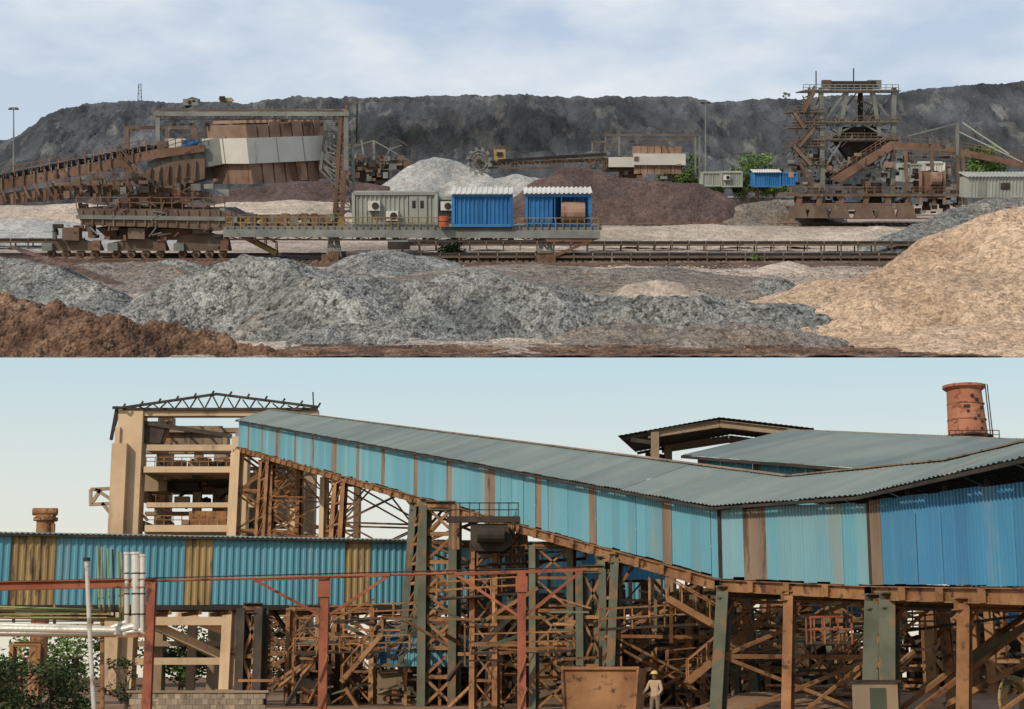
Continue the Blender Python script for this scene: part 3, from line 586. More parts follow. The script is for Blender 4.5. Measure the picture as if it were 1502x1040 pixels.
b.corr(Kp+nout*.05,Rp+nout*.05,z3*1.02,z3*1.02,nout,.26,.06,1.05,lambda q,i: lBrn if q<1.2 else lBlueD,.05,.10)
W=7.0
for (p,q) in ((Bp,Ap),(Ap,Kp),(Kp,Rp)):
    b.corr(p+nin*W,q+nin*W,z3,z3,nin,.5,.05,2,lambda a,i:lBlue,.02,.1)
    b.obox(p+nin*.1-Vector((0,0,.25)),q-p,nin*(W-.2),(0,0,.2),lDark)
    b.ib(p+nout*.02-Vector((0,0,.32)),q+nout*.02-Vector((0,0,.32)),.3,.5,lRust)
    b.ib(p+nin*W-Vector((0,0,.32)),q+nin*W-Vector((0,0,.32)),.3,.5,lGrn)
ends=[(Bp,0),(Ap,.0),(Kp,.12),(Rp,.55)]
for (p,ra),(q,rb) in zip(ends[:-1],ends[1:]):
    e0=p+z3+Vector((0,0,.12+ra))+nout*(.45+ra); e1_=q+z3+Vector((0,0,.12+rb))+nout*(.45+rb)
    u0=nin*(3.95+ra)+Vector((0,0,1.45)); nr=(Vector((0,0,1))+nout*.35)
    b.corr(e0,e1_,u0,nin*(3.95+rb)+Vector((0,0,1.45)),nr,.33,.045,1.15,lambda a,i:lRoof,.05,.09)
    r0=e0+u0; r1=e1_+nin*(3.95+rb)+Vector((0,0,1.45))
    b.corr(r0,r1,nin*4-Vector((0,0,1.45)),nin*4-Vector((0,0,1.45)),Vector((0,0,1))+nin*.35,.33,.045,1.15,lambda a,i:lRoof,.05,.1)
    b.beam(r0+Vector((0,0,.06)),r1+Vector((0,0,.06)),.5,.06,lBrn)
    b.beam(e0-Vector((0,0,.1)),e1_-Vector((0,0,.1)),.12,.12,lDark)
    n=int((q-p).length/2.9)
    for i in range(n+1):
        t=i/n; s_=p.lerp(q,t); b.beam(s_+nin*.15,s_+nin*.15+z3+Vector((0,0,.3)),.14,.14,lDark); e=e0.lerp(e1_,t); b.beam(e-Vector((0,0,.08)),r0.lerp(r1,t)-Vector((0,0,.12)),.1,.14,lDark)
        b.beam(s_+nout*.3-Vector((0,0,.45)),s_+nin*W-Vector((0,0,.45)),.16,.22,lRust)
        b.beam(s_+nout*.28-Vector((0,0,.1)),s_+nout*.28-Vector((0,0,.55)),.18,.3,lRust)
b.quad([Bp,Bp+z3,Bp+z3+nin*3.5+Vector((0,0,1.45)),Bp+z3+nin*W,Bp+nin*W],lBlue)
for o in (Ap,Kp): b.beam(o+nout*.12,o+nout*.12+z3,.12,.1,lDark)
b.done()
def col(b,p,q,w,m): b.ib(p,q,w,w*1.1,m,rot=.5)
def trestle(name,t,hw_extra,w,m,mb,nx,sp=.8):
    b=B(name); 
    if t<=1: c=Bp.lerp(Ap,t)
    elif t<=2: c=Ap.lerp(Kp,t-1)
    else: c=Kp.lerp(Rp,t-2)
    top=c-Vector((0,0,.6)); single=sp==0
    for off in ((0,) if single else (-sp,sp)):
        a0=top+gd*off+nout*.1; a1=top+gd*off+nin*W
        g0=Vector((a0.x,a0.y,0))+nout*hw_extra; g1=Vector((a1.x,a1.y,0))+nin*hw_extra
        g0+=gd*off*.2; g1+=gd*off*.2
        b.tint=U_(.8,1.15); col(b,g0,a0,w,m); b.tint=U_(.8,1.15); col(b,g1,a1,w,m); b.tint=1
        b.ib(a0+nout*.4,a1+nin*.4,w*.8,w,m)
        b.box(g0+Vector((0,0,.2)),(w*2.2,w*2.2,.5),lConcD,.3); b.box(g1+Vector((0,0,.2)),(w*2.2,w*2.2,.5),lConcD,.3)
        for (g,a,s) in ((g0,a0,1),(g1,a1,-1)):
            b.beam(g.lerp(a,.8),a+nin*(s*a.z*.16),w*.3,w*.3,mb)
        for i in range(nx):
            t0=i/nx;t1=(i+1)/nx; b.beam(g0.lerp(a0,t0),g1.lerp(a1,t1),w*.3,w*.28,mb)
            if (i+nx)%2==0 or nx>3: b.beam(g1.lerp(a1,t0),g0.lerp(a0,t1),w*.3,w*.28,mb)
            b.beam(g0.lerp(a0,t1),g1.lerp(a1,t1),w*.35,w*.35,mb)
        if off==-sp: A0,A1,G0,G1=a0,a1,g0,g1
    if not single:
        nn=nx*2
        for (ga,aa,gb,ab) in ((G0,A0,g0,a0),(G1,A1,g1,a1)):
            for i in range(nn):
                t0=i/nn;t1=(i+1)/nn; b.beam(ga.lerp(aa,t0),gb.lerp(ab,t1),w*.3,w*.25,mb); b.beam(ga.lerp(aa,t1),gb.lerp(ab,t1),w*.35,w*.35,mb)
    return b.done()
for t,ex,w,m,mb,nx,sp in ((.0,.5,.8,lConc,lRust,6,1.2),(.14,.8,.4,lRust,lRust,6,2),(.42,.8,.45,lRust,lRust,5,1.6),(.62,.8,.6,lGrn,lRust,5,1.3),(.76,.7,.42,lRust,lRust,3,0),(.9,.5,.46,lGrn,lRust,2,.9),(1.03,.5,.55,lGrn,lRust,2,0),(1.5,.3,.40,lRust,lRust,1,0),(2.06,.3,.58,lGrn,lRust,1,.5),(2.5,.3,.40,lRust,lRust,1,0)):
    trestle('steel_trestle',t,ex,w,m,mb,nx,sp)
# gallery D
D0=L(-80,888,110);D1=L(985,888,134)
nD=Vector((D1.y-D0.y,-(D1.x-D0.x),0)).normalized()
b=B('level_conveyor_gallery')
HD=4.75
def pd(q,i):
    p=D0.lerp(D1,q/(D1-D0).length); pxx=CX+p.x/p.y*F*1.0
    for pxa,pxb in ((24,76),(268,313),(511,551)):
        if pxa<=pxx<=pxb: return lOch
    return lBlueP if R()<.1 else lBlue
b.corr(D0,D1,(0,0,HD),(0,0,HD),nD,.42,.08,1.0,pd,.06,.09)
b.corr(D0-nD*5,D1-nD*5,(0,0,HD),(0,0,HD),-nD,.5,.05,2,lambda q,i:lBlue,.03,.1)
b.obox(D0-nD*5-Vector((0,0,.3)),D1-D0,nD*4.95,(0,0,.25),lDark); b.beam(D0+nD*.05-Vector((0,0,.15)),D1+nD*.05-Vector((0,0,.15)),.15,.35,lDark)
e=Vector((0,0,HD+.05)); b.corr(D0+e+nD*.45,D1+e+nD*.45,-nD*3+Vector((0,0,.3)),-nD*3+Vector((0,0,.3)),Vector((0,0,1)),.42,.06,1.1,lambda q,i:lRoof,.05,.1)
b.corr(D0+e-nD*2.55+Vector((0,0,.3)),D1+e-nD*2.55+Vector((0,0,.3)),-nD*3-Vector((0,0,.3)),-nD*3-Vector((0,0,.3)),Vector((0,0,1)),.42,.06,1.1,lambda q,i:lRoof,.05,.1)
b.beam(D0+nD*.4+e-Vector((0,0,.06)),D1+nD*.4+e-Vector((0,0,.06)),.1,.16,lDark)
n=26
for i in range(n+1):
    s_=D0.lerp(D1,i/n); b.beam(s_+nD*.1-Vector((0,0,.5)),s_-nD*5-Vector((0,0,.5)),.2,.25,lRust)
b.done()
def framecol(name,px0,px1,row0,row1,d,dep,w,m,mb,nx):
    b=B(name); k_=d/F
    for dd in (0,dep):
        a=L(px0,row0,d+dd);c=L(px1,row0,d+dd);g0=Vector((a.x,a.y,0));g1=Vector((c.x,c.y,0))
        b.tint=U_(.8,1.15); col(b,g0,a,w,m);col(b,g1,c,w,m); b.ib(a,c,w,w,m); b.tint=1
        for i in range(nx):
            t0=i/nx;t1=(i+1)/nx
            b.beam(g0.lerp(a,t0),g1.lerp(c,t1),w*.32,w*.3,mb)
            if i%2==0 or R()<.5: b.beam(g1.lerp(c,t0),g0.lerp(a,t1),w*.32,w*.3,mb)
            b.beam(g0.lerp(a,t1),g1.lerp(c,t1),w*.4,w*.4,mb)
    for p in (px0,px1):
        a=L(p,row0,d); c=L(p,row0,d+dep)
        for i in range(nx):
            z0=a.z*i/nx; z1=a.z*(i+1)/nx; b.beam((a.x,a.y,z0),(c.x,c.y,z1),w*.3,w*.3,mb); b.beam((a.x,a.y,z1),(c.x,c.y,z1),w*.35,w*.35,mb)
    return b.done()
for a in ((358,384,892,0,113,5,.7,lDark,lRust,2),(425,468,892,0,116,5,.35,lRust,lRust,3),(505,548,892,0,118,5,.4,lRust,lRust,3),(624,668,742,0,108,4,.62,lGrn,lRust,7),(695,728,795,0,99,3,.36,lRust,lRust,6),(783,838,800,0,94,4,.42,lGrn,lRust,5),(852,886,835,0,84,3,.42,lGrn,lRust,3),(960,1010,890,0,90,4,.32,lRust,lRust,3),(1030,1060,885,0,98,4,.35,lRust,lRust,3),(1150,1215,885,0,100,5,.36,lGrn,lRust,3),(1362,1425,870,0,82,5,.5,lRust,lRust,2),(1450,1520,890,0,80,5,.42,lRust,lRust,2),(1225,1290,885,0,105,4,.4,lRust,lRust,3),
          (475,525,700,0,168,6,.55,lConc,lRust,8),(400,440,668,0,178,6,.5,lRust,lRust,9),(560,600,905,0,122,5,.35,lRust,lRust,3),(735,770,895,0,104,4,.32,lRust,lRust,3),(905,945,850,0,112,4,.38,lRust,lRust,4),(20,60,945,0,95,3,.3,lRust,lRust,2),
          (1075,1135,882,0,112,6,.38,lRust,lRust,4),(1300,1370,885,0,112,6,.4,lRust,lRust,4),(1400,1470,885,0,104,6,.38,lRust,lDark,4),(820,900,880,0,120,6,.38,lRust,lRust,4)):
    framecol('steel_support_frame',*a)
b=B('access_walkway')
for (x0,r0,x1,r1,d) in ((480,912,640,905,112),(640,880,760,872,98),(690,960,880,955,86),(880,925,1070,915,80),(1090,925,1290,915,80),(980,985,1240,960,84),(1190,945,1250,945,64),(1310,930,1500,905,68),(430,960,600,955,108),(700,830,860,820,98)):
    a=L(x0,r0,d);c=L(x1,r1,d); m=random.choice([lRust,lGrn,lRust]); b.obox(a,c-a,(0,1,0),(0,0,.12),lDark); b.rail(a,c,1.05,max(3,int((c-a).length/1.3)),.06,m if x0!=1190 else lRed); b.rail(a+Vector((0,1,0)),c+Vector((0,1,0)),1.05,5,.05,m)
for (x0,r0,x1,r1,d) in ((980,878,1062,925,74),(1130,900,1010,1000,78),(700,950,770,885,90),(900,1000,1010,900,86),(1240,1000,1330,900,74),(500,1000,560,930,108),(830,930,900,1005,88)): b.stairs(L(x0,r0,d),L(x1,r1,d),(0,.9,0),12,random.choice([lDark,lGrn,lRust]),1,.06)
b.beam(L(1352,1012,62),L(1510,915,60),.2,.25,lGrn); b.beam(L(1385,1035,60),L(1530,960,58),.16,.2,lRust)
b.done()
b=B('steel_bracing')
for i in range(560):
    x=U_(400,1490); 
    if R()<.4: x=U_(850,1495)
    r=U_(880,1015) if x>620 else U_(905,1010); d=U_(78,128); 
    if x<650: d=U_(108,128)
    dx=U_(20,80)*random.choice([-1,1]); dy=U_(-50,50)
    q3=R()
    if q3<.35: dy=0
    elif q3<.5: dx=0; dy=-60
    m=random.choice([lRust,lRust,lRust,lGrn,lDark,lDark]); q=L(x+dx,r+dy,d+U_(-2,2)); p=L(x,r,d)
    if p.z<.05: p.z=.05
    w=d*U_(.0009,.0022); b.beam(p,q,w,w,m)
b.done()
b=B('process_equipment')
for i in range(120):
    x=U_(430,1490) if i<60 else U_(680,1500); d=U_(112,140); g_=L(x,1000,d); w=U_(1,3.6); h=U_(1,5) if i<60 else U_(3.5,8.2); m=random.choice([lDark,lRust,lGrn,lDark,lConcD,lDark]); b.tint=U_(.4,1.0)
    if i>=60: d+=16
    b.box((g_.x,g_.y,h/2),(w,U_(1,3),h),m,U_(-.3,.3)); b.beam((g_.x-w/2,g_.y-1.6,h),(g_.x+w/2,g_.y-1.6,h+.1),.12,.25,lRust)
    for j in range(4): b.box((g_.x+U_(-w,w)*.4,g_.y-1.4,U_(.4,h)),(U_(.2,.8),.5,U_(.2,.8)),random.choice([lRust,lGrn,lConcD]))
    for j in range(2): b.beam((g_.x-w/2,g_.y-1.7,U_(.4,h)),(g_.x+w/2,g_.y-1.7,U_(.4,h)),.12,.14,random.choice([lRust,lOch,lDark]))
    if R()<.4: b.tube((g_.x,g_.y,h),(g_.x,g_.y,h+U_(.5,1.5)),U_(.2,.6),m,10)
b.done()
def shed(name,x0,x1,r0,r1,d,dep,m,roofm):
    b=B(name); a=L(x0,r1,d);c=L(x1,r1,d); c.z=a.z; h=Vector((0,0,L(x0,r0,d).z-a.z))
    b.corr(a,c,h,h,(0,-1,0),.3,.05,1,lambda q,i:m,.04,.15); b.corr(a+Vector((0,dep,0)),a,h,h,(-1,0,0),.3,.05,1,lambda q,i:m,.04,.1)
    b.corr(a+h+Vector((-.3,-.4,0)),c+h+Vector((.3,-.4,0)),(0,dep,dep*.25),(0,dep,dep*.25),(0,-.2,1),.3,.05,1,lambda q,i:roofm,.05,.1)
    for i in range(5): p=a.lerp(c,i/4); b.beam((p.x,p.y+.15,0),p+h+Vector((0,.15,0)),.2,.2,lRust)
    return b.done()
shed('blue_shed',555,645,935,980,119,5,lBlueD,lRoof); shed('blue_shed',595,695,952,978,111,4,lBlue,lRoof); shed('blue_shed',700,905,905,935,142,6,lBlueD,lRoof); shed('blue_shed',1180,1330,870,925,115,6,lBlueD,lRoof); shed('blue_shed',1380,1540,885,915,115,6,lBlueD,lRoof); shed('blue_shed',860,990,805,850,108,5,lBlueD,lRoof)
# concrete tower building
b=B('concrete_frame_building')
DT=196.; kt=DT/F
def lt(px,r,dd=0): return L(px,r,DT+dd)
def ccol(x0,x1,r,dd,m=lConc,dep=2.6):
    a=lt(x0,r,dd); c=lt(x1,r,dd); b.obox((a.x,a.y,-.2),(c.x-a.x,0,0),(0,dep,0),(0,0,a.z+.2),m)
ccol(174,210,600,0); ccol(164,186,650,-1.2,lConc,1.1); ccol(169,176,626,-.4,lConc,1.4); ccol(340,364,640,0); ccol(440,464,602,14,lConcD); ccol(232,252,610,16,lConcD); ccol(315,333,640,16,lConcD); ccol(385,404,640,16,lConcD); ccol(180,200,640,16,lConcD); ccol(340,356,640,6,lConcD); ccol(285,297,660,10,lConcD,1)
def cb(x0,x1,r,th,dd,dep,m=lConc):
    a=lt(x0,r+th,dd);c=lt(x1,r+th,dd); b.tint=U_(.88,1.1); b.obox(a,(c.x-a.x,0,0),(0,dep,0),(0,0,th*kt),m); b.tint=1
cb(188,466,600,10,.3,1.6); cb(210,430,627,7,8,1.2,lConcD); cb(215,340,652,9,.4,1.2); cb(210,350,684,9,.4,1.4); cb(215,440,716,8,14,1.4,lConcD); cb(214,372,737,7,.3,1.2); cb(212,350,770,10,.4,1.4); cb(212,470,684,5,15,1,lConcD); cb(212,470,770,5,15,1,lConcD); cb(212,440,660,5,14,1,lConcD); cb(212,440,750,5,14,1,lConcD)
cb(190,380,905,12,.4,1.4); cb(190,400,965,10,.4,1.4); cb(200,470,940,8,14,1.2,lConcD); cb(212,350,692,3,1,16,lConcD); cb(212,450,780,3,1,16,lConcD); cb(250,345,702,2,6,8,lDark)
for r in (640,725,770,830,905): 
    a=lt(185,r,1); b.obox(a,(1.2,0,0),(0,16,0),(0,0,.9),lConcD); a=lt(345,r,1); b.obox(a,(1.2,0,0),(0,16,0),(0,0,.9),lConcD)
b.beam(lt(215,912,1),lt(330,965,6),1.2,1.0,lConc); b.beam(lt(260,900,1),lt(400,950,6),1.2,1.,lConc)
b.ext([lt(208,618,1),lt(245,618,1),lt(235,650,1),lt(208,650,1)],(0,.4,0),lDark)
b.beam(lt(210,620,1),lt(340,640,1),.5,.5,lDark); b.beam(lt(250,618,2),lt(235,655,2),.4,.6,lRust)
b.box(lt(280,640,9),(8,.4,2.6),lBrn); b.box(lt(225,705,9),(4,3,3),lConcD); b.box(lt(260,712,10),(6,3,1.6),lDark); b.box(lt(310,762,6),(5,3,1.8),lRust); b.box(lt(395,730,10),(5,3,6),lConcD)
for r in (684,770): b.rail(lt(214,r,.5),lt(345,r,.5),1.1,10,.09,lRust)
for i in range(60): x=U_(215,440); r=random.choice([684,700,737,770]); b.box(lt(x,r-3,U_(3,14)),(U_(.4,2),1,U_(.5,1.6)),random.choice([lRust,lDark,lConcD]))
for i in range(40): x=U_(215,450); r=U_(615,780); b.beam(lt(x,r,U_(5,14)),lt(x+U_(-30,30),r+U_(-14,14),U_(5,14)),.25,.25,random.choice([lRust,lDark]))
for (p,q) in (((133,718),(175,716)),((133,740),(175,738)),((133,718),(133,742)),((133,740),(148,718)),((150,738),(172,765)),((140,718),(172,738))): b.beam(lt(*p,-1),lt(*q,-1),.35,.4,lConcD)
for dd in (0,7,14):
    b.beam(lt(180,598,dd),lt(318,578,dd),.28,.3,lDark); b.beam(lt(318,578,dd),lt(466,597,dd),.28,.3,lDark); b.beam(lt(180,600,dd),lt(466,600,dd),.25,.3,lDark)
    for i in range(13):
        x=190+i*22; top=598-(x-180)/138*20 if x<318 else 578+(x-318)/148*19
        b.beam(lt(x,600,dd),lt(x+10,top,dd),.16,.16,lDark); b.beam(lt(x,600,dd),lt(x-10,min(top+2,599),dd),.16,.16,lDark)
for i in range(12):
    x=180+i*26; top=598-(x-180)/138*20 if x<318 else 578+(x-318)/148*19; b.beam(lt(x,top,-1),lt(x,top,15),.2,.25,lDark); b.beam(lt(x,top+.5,-1),lt(x+4,top-6,-1),.2,.2,lDark)
b.beam(lt(172,596,0),lt(163,645,0),.35,.35,lDark); b.beam(lt(163,645,0),lt(176,600,3),.2,.2,lDark); b.beam(lt(165,598,-.5),lt(182,598,-.5),.3,.3,lDark); b.beam(lt(459,575,1),lt(460,600,1),.15,.15,lDark)
b.done()
E0=L(1000,668,112);E1=L(1640,716,76); gd2=Vector((E1.x-E0.x,E1.y-E0.y,0)).normalized(); n2=Vector((-gd2.y,gd2.x,0)); 
if n2.y<0: n2=-n2
b=B('storage_shed')
ur=n2*9+Vector((0,0,2.35)); b.corr(E0,E1,ur,ur,Vector((0,0,1))-n2*.25,.33,.05,1.2,lambda q,i:lRoof,.05,.09)
b.corr(E0+ur,E1+ur,n2*9-Vector((0,0,2.3)),n2*9-Vector((0,0,2.3)),Vector((0,0,1))+n2*.25,.33,.05,1.2,lambda q,i:lRoof,.05,.1)
w0=E0+n2*.9+gd2*.6-Vector((0,0,3.2)); w1=E1+n2*.9-Vector((0,0,3.2))
b.corr(w0,w1,(0,0,3.1),(0,0,3.1),-n2,.3,.05,1,lambda q,i: lBrn if q%7<1 else lBlue,.04,.1)
b.beam(E0-Vector((0,0,.1)),E1-Vector((0,0,.1)),.15,.2,lDark); b.beam(E0+gd2*.05-Vector((0,0,.1)),E0+gd2*.05+ur-Vector((0,0,.1)),.15,.2,lDark); b.beam(E0+ur,E1+ur,.5,.08,lBrn)
for i in range(6):
    s_=w0.lerp(w1,i/5); b.ib((s_.x,s_.y,0),s_,.35,.4,lRust); s2=s_+n2*15; b.ib((s2.x,s2.y,0),s2+Vector((0,0,3)),.35,.4,lRust)
b.obox(w0-Vector((0,0,.3)),w1-w0,n2*15,(0,0,.2),lDark)
b.done()
b=B('open_canopy')
P0=L(905,643,122);P1=L(1055,616,122);P2=L(1192,632,122)
bk=Vector((2,9,0))
for (p,q) in ((P0,P1),(P1,P2)): b.corr(p+Vector((0,-.5,.12)),q+Vector((0,-.5,.12)),bk,bk,(0,0,1),.4,.025,1.2,lambda a,i:lDark,.015,.1)
for dd in (0,8):
    o=Vector((dd*.22,dd,0)); f=lambda x,r: L(x,r,122)+o
    b.ib(f(950,638),f(1055,622),.5,.55,lConcD);b.ib(f(1055,622),f(1168,635),.5,.55,lConcD)
    for x,r in ((960,634),(1165,634)): p=f(x,r); b.ib((p.x,p.y,4),p,.6,.6,lConcD)
    b.beam(f(925,645),f(960,650),.3,.3,lDark); b.beam(f(912,644),f(955,636),.2,.2,lDark)
b.done()
# chimney
b=B('brick_chimney'); c=L(1419,610,185); kc=185/F; zt=L(1412,566,185).z; zb=L(1418,660,185).z
b.tube((c.x+.2,c.y,0),(c.x,c.y,zb),3.0,lBrick,32,r2=2.3); b.tube((c.x,c.y,zb),(c.x-.25,c.y,zt-.6),2.3,lBrick,32,r2=1.95,cap=False)
b.tube((c.x-.25,c.y,zt-.6),(c.x-.25,c.y,zt-.3),2.0,lBrick,32,r2=2.4); b.tube((c.x-.25,c.y,zt-.3),(c.x-.25,c.y,zt),2.4,lBrick,32)
for f_ in (.05,.12,.2,.45,.7): z=zb+(zt-zb)*f_; rr=2.3-.35*f_; b.tube((c.x-.2*f_,c.y,z),(c.x-.2*f_,c.y,z+.12),rr+.06 if f_>.3 else rr+.5,lRust if f_>.3 else lDark,32)
b.rail((c.x-2.8,c.y-2.4,zb+.8),(c.x+2.8,c.y-2.4,zb+.8),1.1,8,.08,lDark)
b.beam((c.x+2.2,c.y-1.4,zb),(c.x+1.8,c.y-1.4,zt),.1,.1,lDark); b.beam((c.x+2.5,c.y-1.2,zb),(c.x+2.1,c.y-1.2,zt),.1,.1,lDark)
for i in range(14):
    a=U_(-2.2,-.8); z=zb+U_(.5,6); b.box((c.x+math.cos(a)*2.05,c.y+math.sin(a)*2.05,z),(.35,.3,.3),lDark,a)
b.done()
b=B('vent_stack'); c=L(66,780,150); z=c.z-.2
b.tube((c.x,c.y,0),(c.x,c.y,z+1.2),.8,lRust,16); b.tube((c.x,c.y,z+1.2),(c.x,c.y,z+1.5),1.1,lRust,16); b.box((c.x,c.y,z+1.9),(1.6,1,.7),lRust); b.tube((c.x-1.1,c.y-.3,z+2),(c.x+1.1,c.y-.3,z+2),.35,lRust,12); b.box((c.x+.9,c.y-.6,z+.4),(.3,.3,1),lRust); b.done()
b=B('drive_hopper'); 
def q_(x,r,dd=0): return L(x,r,97+dd)
b.ext([q_(690,768),q_(745,768),q_(750,800),q_(738,808),q_(698,808),q_(690,798)],(0,2.6,0),lDark); b.beam(q_(655,762),q_(775,762),.4,.35,lDark); b.rail(q_(660,760),q_(775,760),.9,8,.06,lDark)
for x in (665,672,772): b.beam(q_(x,740,1),q_(x,806,1),.15,.15,lRust)
b.tube(q_(700,785,-.4),q_(740,785,-.4),.45,lDark,12); b.done()
# pipe rack front
b=B('pipe_rack'); DP=46.
def lp(x,r,dd=0): return L(x,r,DP+dd)
b.ib(lp(-60,861),lp(228,855),.2,.24,lRed); p=lp(223,855); b.ib((p.x,p.y,-.1),p,.24,.24,lRed)
b.tube(lp(223,852),lp(860,836,2),.035,lRed,8); b.tube(lp(-60,855),lp(860,832,2),.02,lDark,6)
for x,r,xl,rl,xr_,rr in ((477,846,372,850,572,843),(765,839,668,842,855,836)):
    p=lp(x,r,1); b.ib((p.x,p.y,-.1),p,.24,.24,lRed); b.beam(lp(xl,rl,1),lp(xr_,rr,1),.12,.09,lRed); b.beam(lp(xl,rl,1),lp(x-4,904,1),.09,.08,lRed); b.beam(lp(xr_,rr,1),lp(x+4,904,1),.09,.08,lRed)
    b.box(p+Vector((0,-.15,-.35)),(.34,.03,.45),lRed)
    for z_ in (1.3,2.2): b.beam((p.x-.12,p.y-.2,z_-.4),(p.x+.14,p.y-.2,z_+.3),.05,.03,lRust)
b.done()
b=B('process_pipes'); 
def pipe(pts,r,m,n=14):
    for a,c in zip(pts[:-1],pts[1:]): b.tube(a,c,r,m,n)
    for a in pts[1:-1]:
        b.tube(a-Vector((0,0,r*.9)),a+Vector((0,0,r*.9)),r*1.04,m,n)
for i,(x,w,top) in enumerate(((186,.07,812),(199,.12,812),(209,.08,815))):
    p=[lp(x,top),lp(x,912+i*6),lp(x-26,922+i*3),lp(-60,914+i*7)]; pipe(p,w,lPipe)
    b.tube(lp(x,top+1),lp(x,top-2),w*1.3,lPipe)
    for rr in (840,870,900): b.tube(lp(x,rr),lp(x,rr+2),w*1.12,lDark)
for i,x in enumerate((143,149,158,165,173,178)):
    m=(lPipeG,lOch,lPipeG,lDark,lPipeG,lOch)[i]; pipe([lp(x,800+i*2,1),lp(x+3,895+i*3,1),lp(-60,888+i*3.4,1)],.028,m,8)
for i in range(6): pipe([lp(-60,896+i*5,.5),lp(165-i*4,896+i*5,.5)],.022,random.choice([lPipe,lOch,lPipeG,lDark]),6)
pipe([lp(127,822,-1),lp(133,960,-1),lp(140,1075,-1)],.06,lPipe); b.tube(lp(127,823,-1),lp(127,818,-1),.1,lDark,10)
b.beam(lp(150,905,1),lp(150,1080,1),.1,.1,lRust); b.beam(lp(-50,930,1),lp(215,932,1),.14,.12,lRust)
for x in (20,80,135,178): b.beam(lp(x,886,1.2),lp(x,934,1.2),.07,.07,lRust)
b.done()
b=B('block_wall'); a=L(190,1010,62);c=L(386,1010,62); a.z=0;c.z=0; 
zt=L(190,1016,62).z
rows_=6
for r in range(rows_):
    for i in range(22):
        w=(c.x-a.x)/22; b.tint=U_(.65,1.2); b.obox(a+Vector((i*w+(r%2)*.1,U_(0,.02),r*zt/rows_)),(w*.96,0,0),(0,.3,0),(0,0,zt/rows_*.94),lWallB)
b.tint=1; b.obox(a+Vector((-.1,-.05,zt)),(c.x-a.x+.3,0,0),(0,.4,0),(0,0,.08),lConcD); b.done()
b=B('rusty_skip_bin'); d=58.; 
a=L(824,980,d);c=L(935,980,d); zt=a.z
f=[Vector((a.x+.1,d,0)),Vector((c.x-.2,d,0)),Vector((c.x,d,zt)),Vector((a.x,d,zt))]; dp=Vector((.5,2.4,0))
b.ext(f,dp*.02,lRust); b.ext([p+dp for p in f],dp*.02,lRust); b.quad([f[0],f[0]+dp,f[3]+dp,f[3]],lRust); b.quad([f[1],f[1]+dp,f[2]+dp,f[2]],lRust); b.quad([f[0]+Vector((0,0,.1)),f[1]+Vector((0,0,.1)),f[1]+dp+Vector((0,0,.1)),f[0]+dp+Vector((0,0,.1))],lDark)
b.beam(f[3]+Vector((-.05,-.05,0)),f[2]+Vector((.05,-.05,0)),.1,.1,lRust)
for t in (0,1): b.beam(f[0].lerp(f[1],t)+Vector((0,-.06,0)),f[3].lerp(f[2],t)+Vector((0,-.06,0)),.08,.08,lRust)
b.done()
X,Y=np.meshgrid(np.linspace(1.5,32,160),np.linspace(52,92,120)); Z=.36*np.exp(-((X-4.9)/1.6)**2-((Y-56)/2)**2)+(1.15*np.exp(-(np.maximum(11.5-X,0)/2.5)**2-((Y-80)/7)**2))+.5*np.exp(-((X-14)/4)**2-((Y-66)/3)**2)+fbm(X*.5,Y*.5,77,4)*.14-.05
field('dirt_mound',X,Y,Z,lDirt,fr='L')
b=B('cable_reel'); c=L(1486,1000,56); 
for i in range(7): 
    n=20; r_=.6+.07*(i%3)
    for j in range(n):
        a1=j*6.283/n;a2=(j+1)*6.283/n; b.tube((c.x+math.cos(a1)*r_*.75,c.y-.25+.1*i+math.cos(a1)*.6*r_,1.15+math.sin(a1)*r_),(c.x+math.cos(a2)*r_*.75,c.y-.25+.1*i+math.cos(a2)*.6*r_,1.15+math.sin(a2)*r_),.05,lOch,6)
b.box((c.x,c.y+.2,.3),(1.6,1.2,.6),lRust,.4); b.done()
b=B('scrap_pile')
for i in range(160):
    x=U_(1180,1300);p=L(x,1000,78+U_(-2,2)); p.z=1.0+U_(0,.45); a=U_(-.5,.5); b.tube(p,p+Vector((math.cos(a)*U_(.3,1.2),math.sin(a)*.5,U_(-.1,.1))),.06,random.choice([lRust,lBrn,lConcD]),6)
b.done()
b=B('control_cabinet'); p=L(1283,1010,52); b.box((p.x,p.y,.85),(1.2,.8,1.7),lConcD,.1); b.box((p.x,p.y-.42,.9),(.5,.03,1.3),lGrn,.1); b.box((p.x,p.y,1.75),(1.35,.95,.08),lDark,.1); b.done()
# vegetation
for (x,d,h,r,n) in ((15,62,3.2,1.8,2000),(75,64,2.5,1.4,1500),(110,70,2.7,1.3,1100),(-20,58,3.0,1.8,1300),(185,80,3.0,1.2,700)):
    p=L(x,1000,d); tree('tree',(p.x,p.y,0),h,r,n,.10,leafM,clumps=18,low=.15)
for (x,d,h,r) in ((265,215,9,6),(310,220,8,6),(420,215,10,6),(640,210,8,8),(30,210,7,8),(110,210,8,8),(500,220,8,6),(720,230,9,8),(850,230,8,8),(1000,230,8,8),(1150,235,9,8)):
    p=L(x,1000,d); tree('tree',(p.x,p.y,0),h,r,1300,.4,leafU,clumps=12,low=.2)
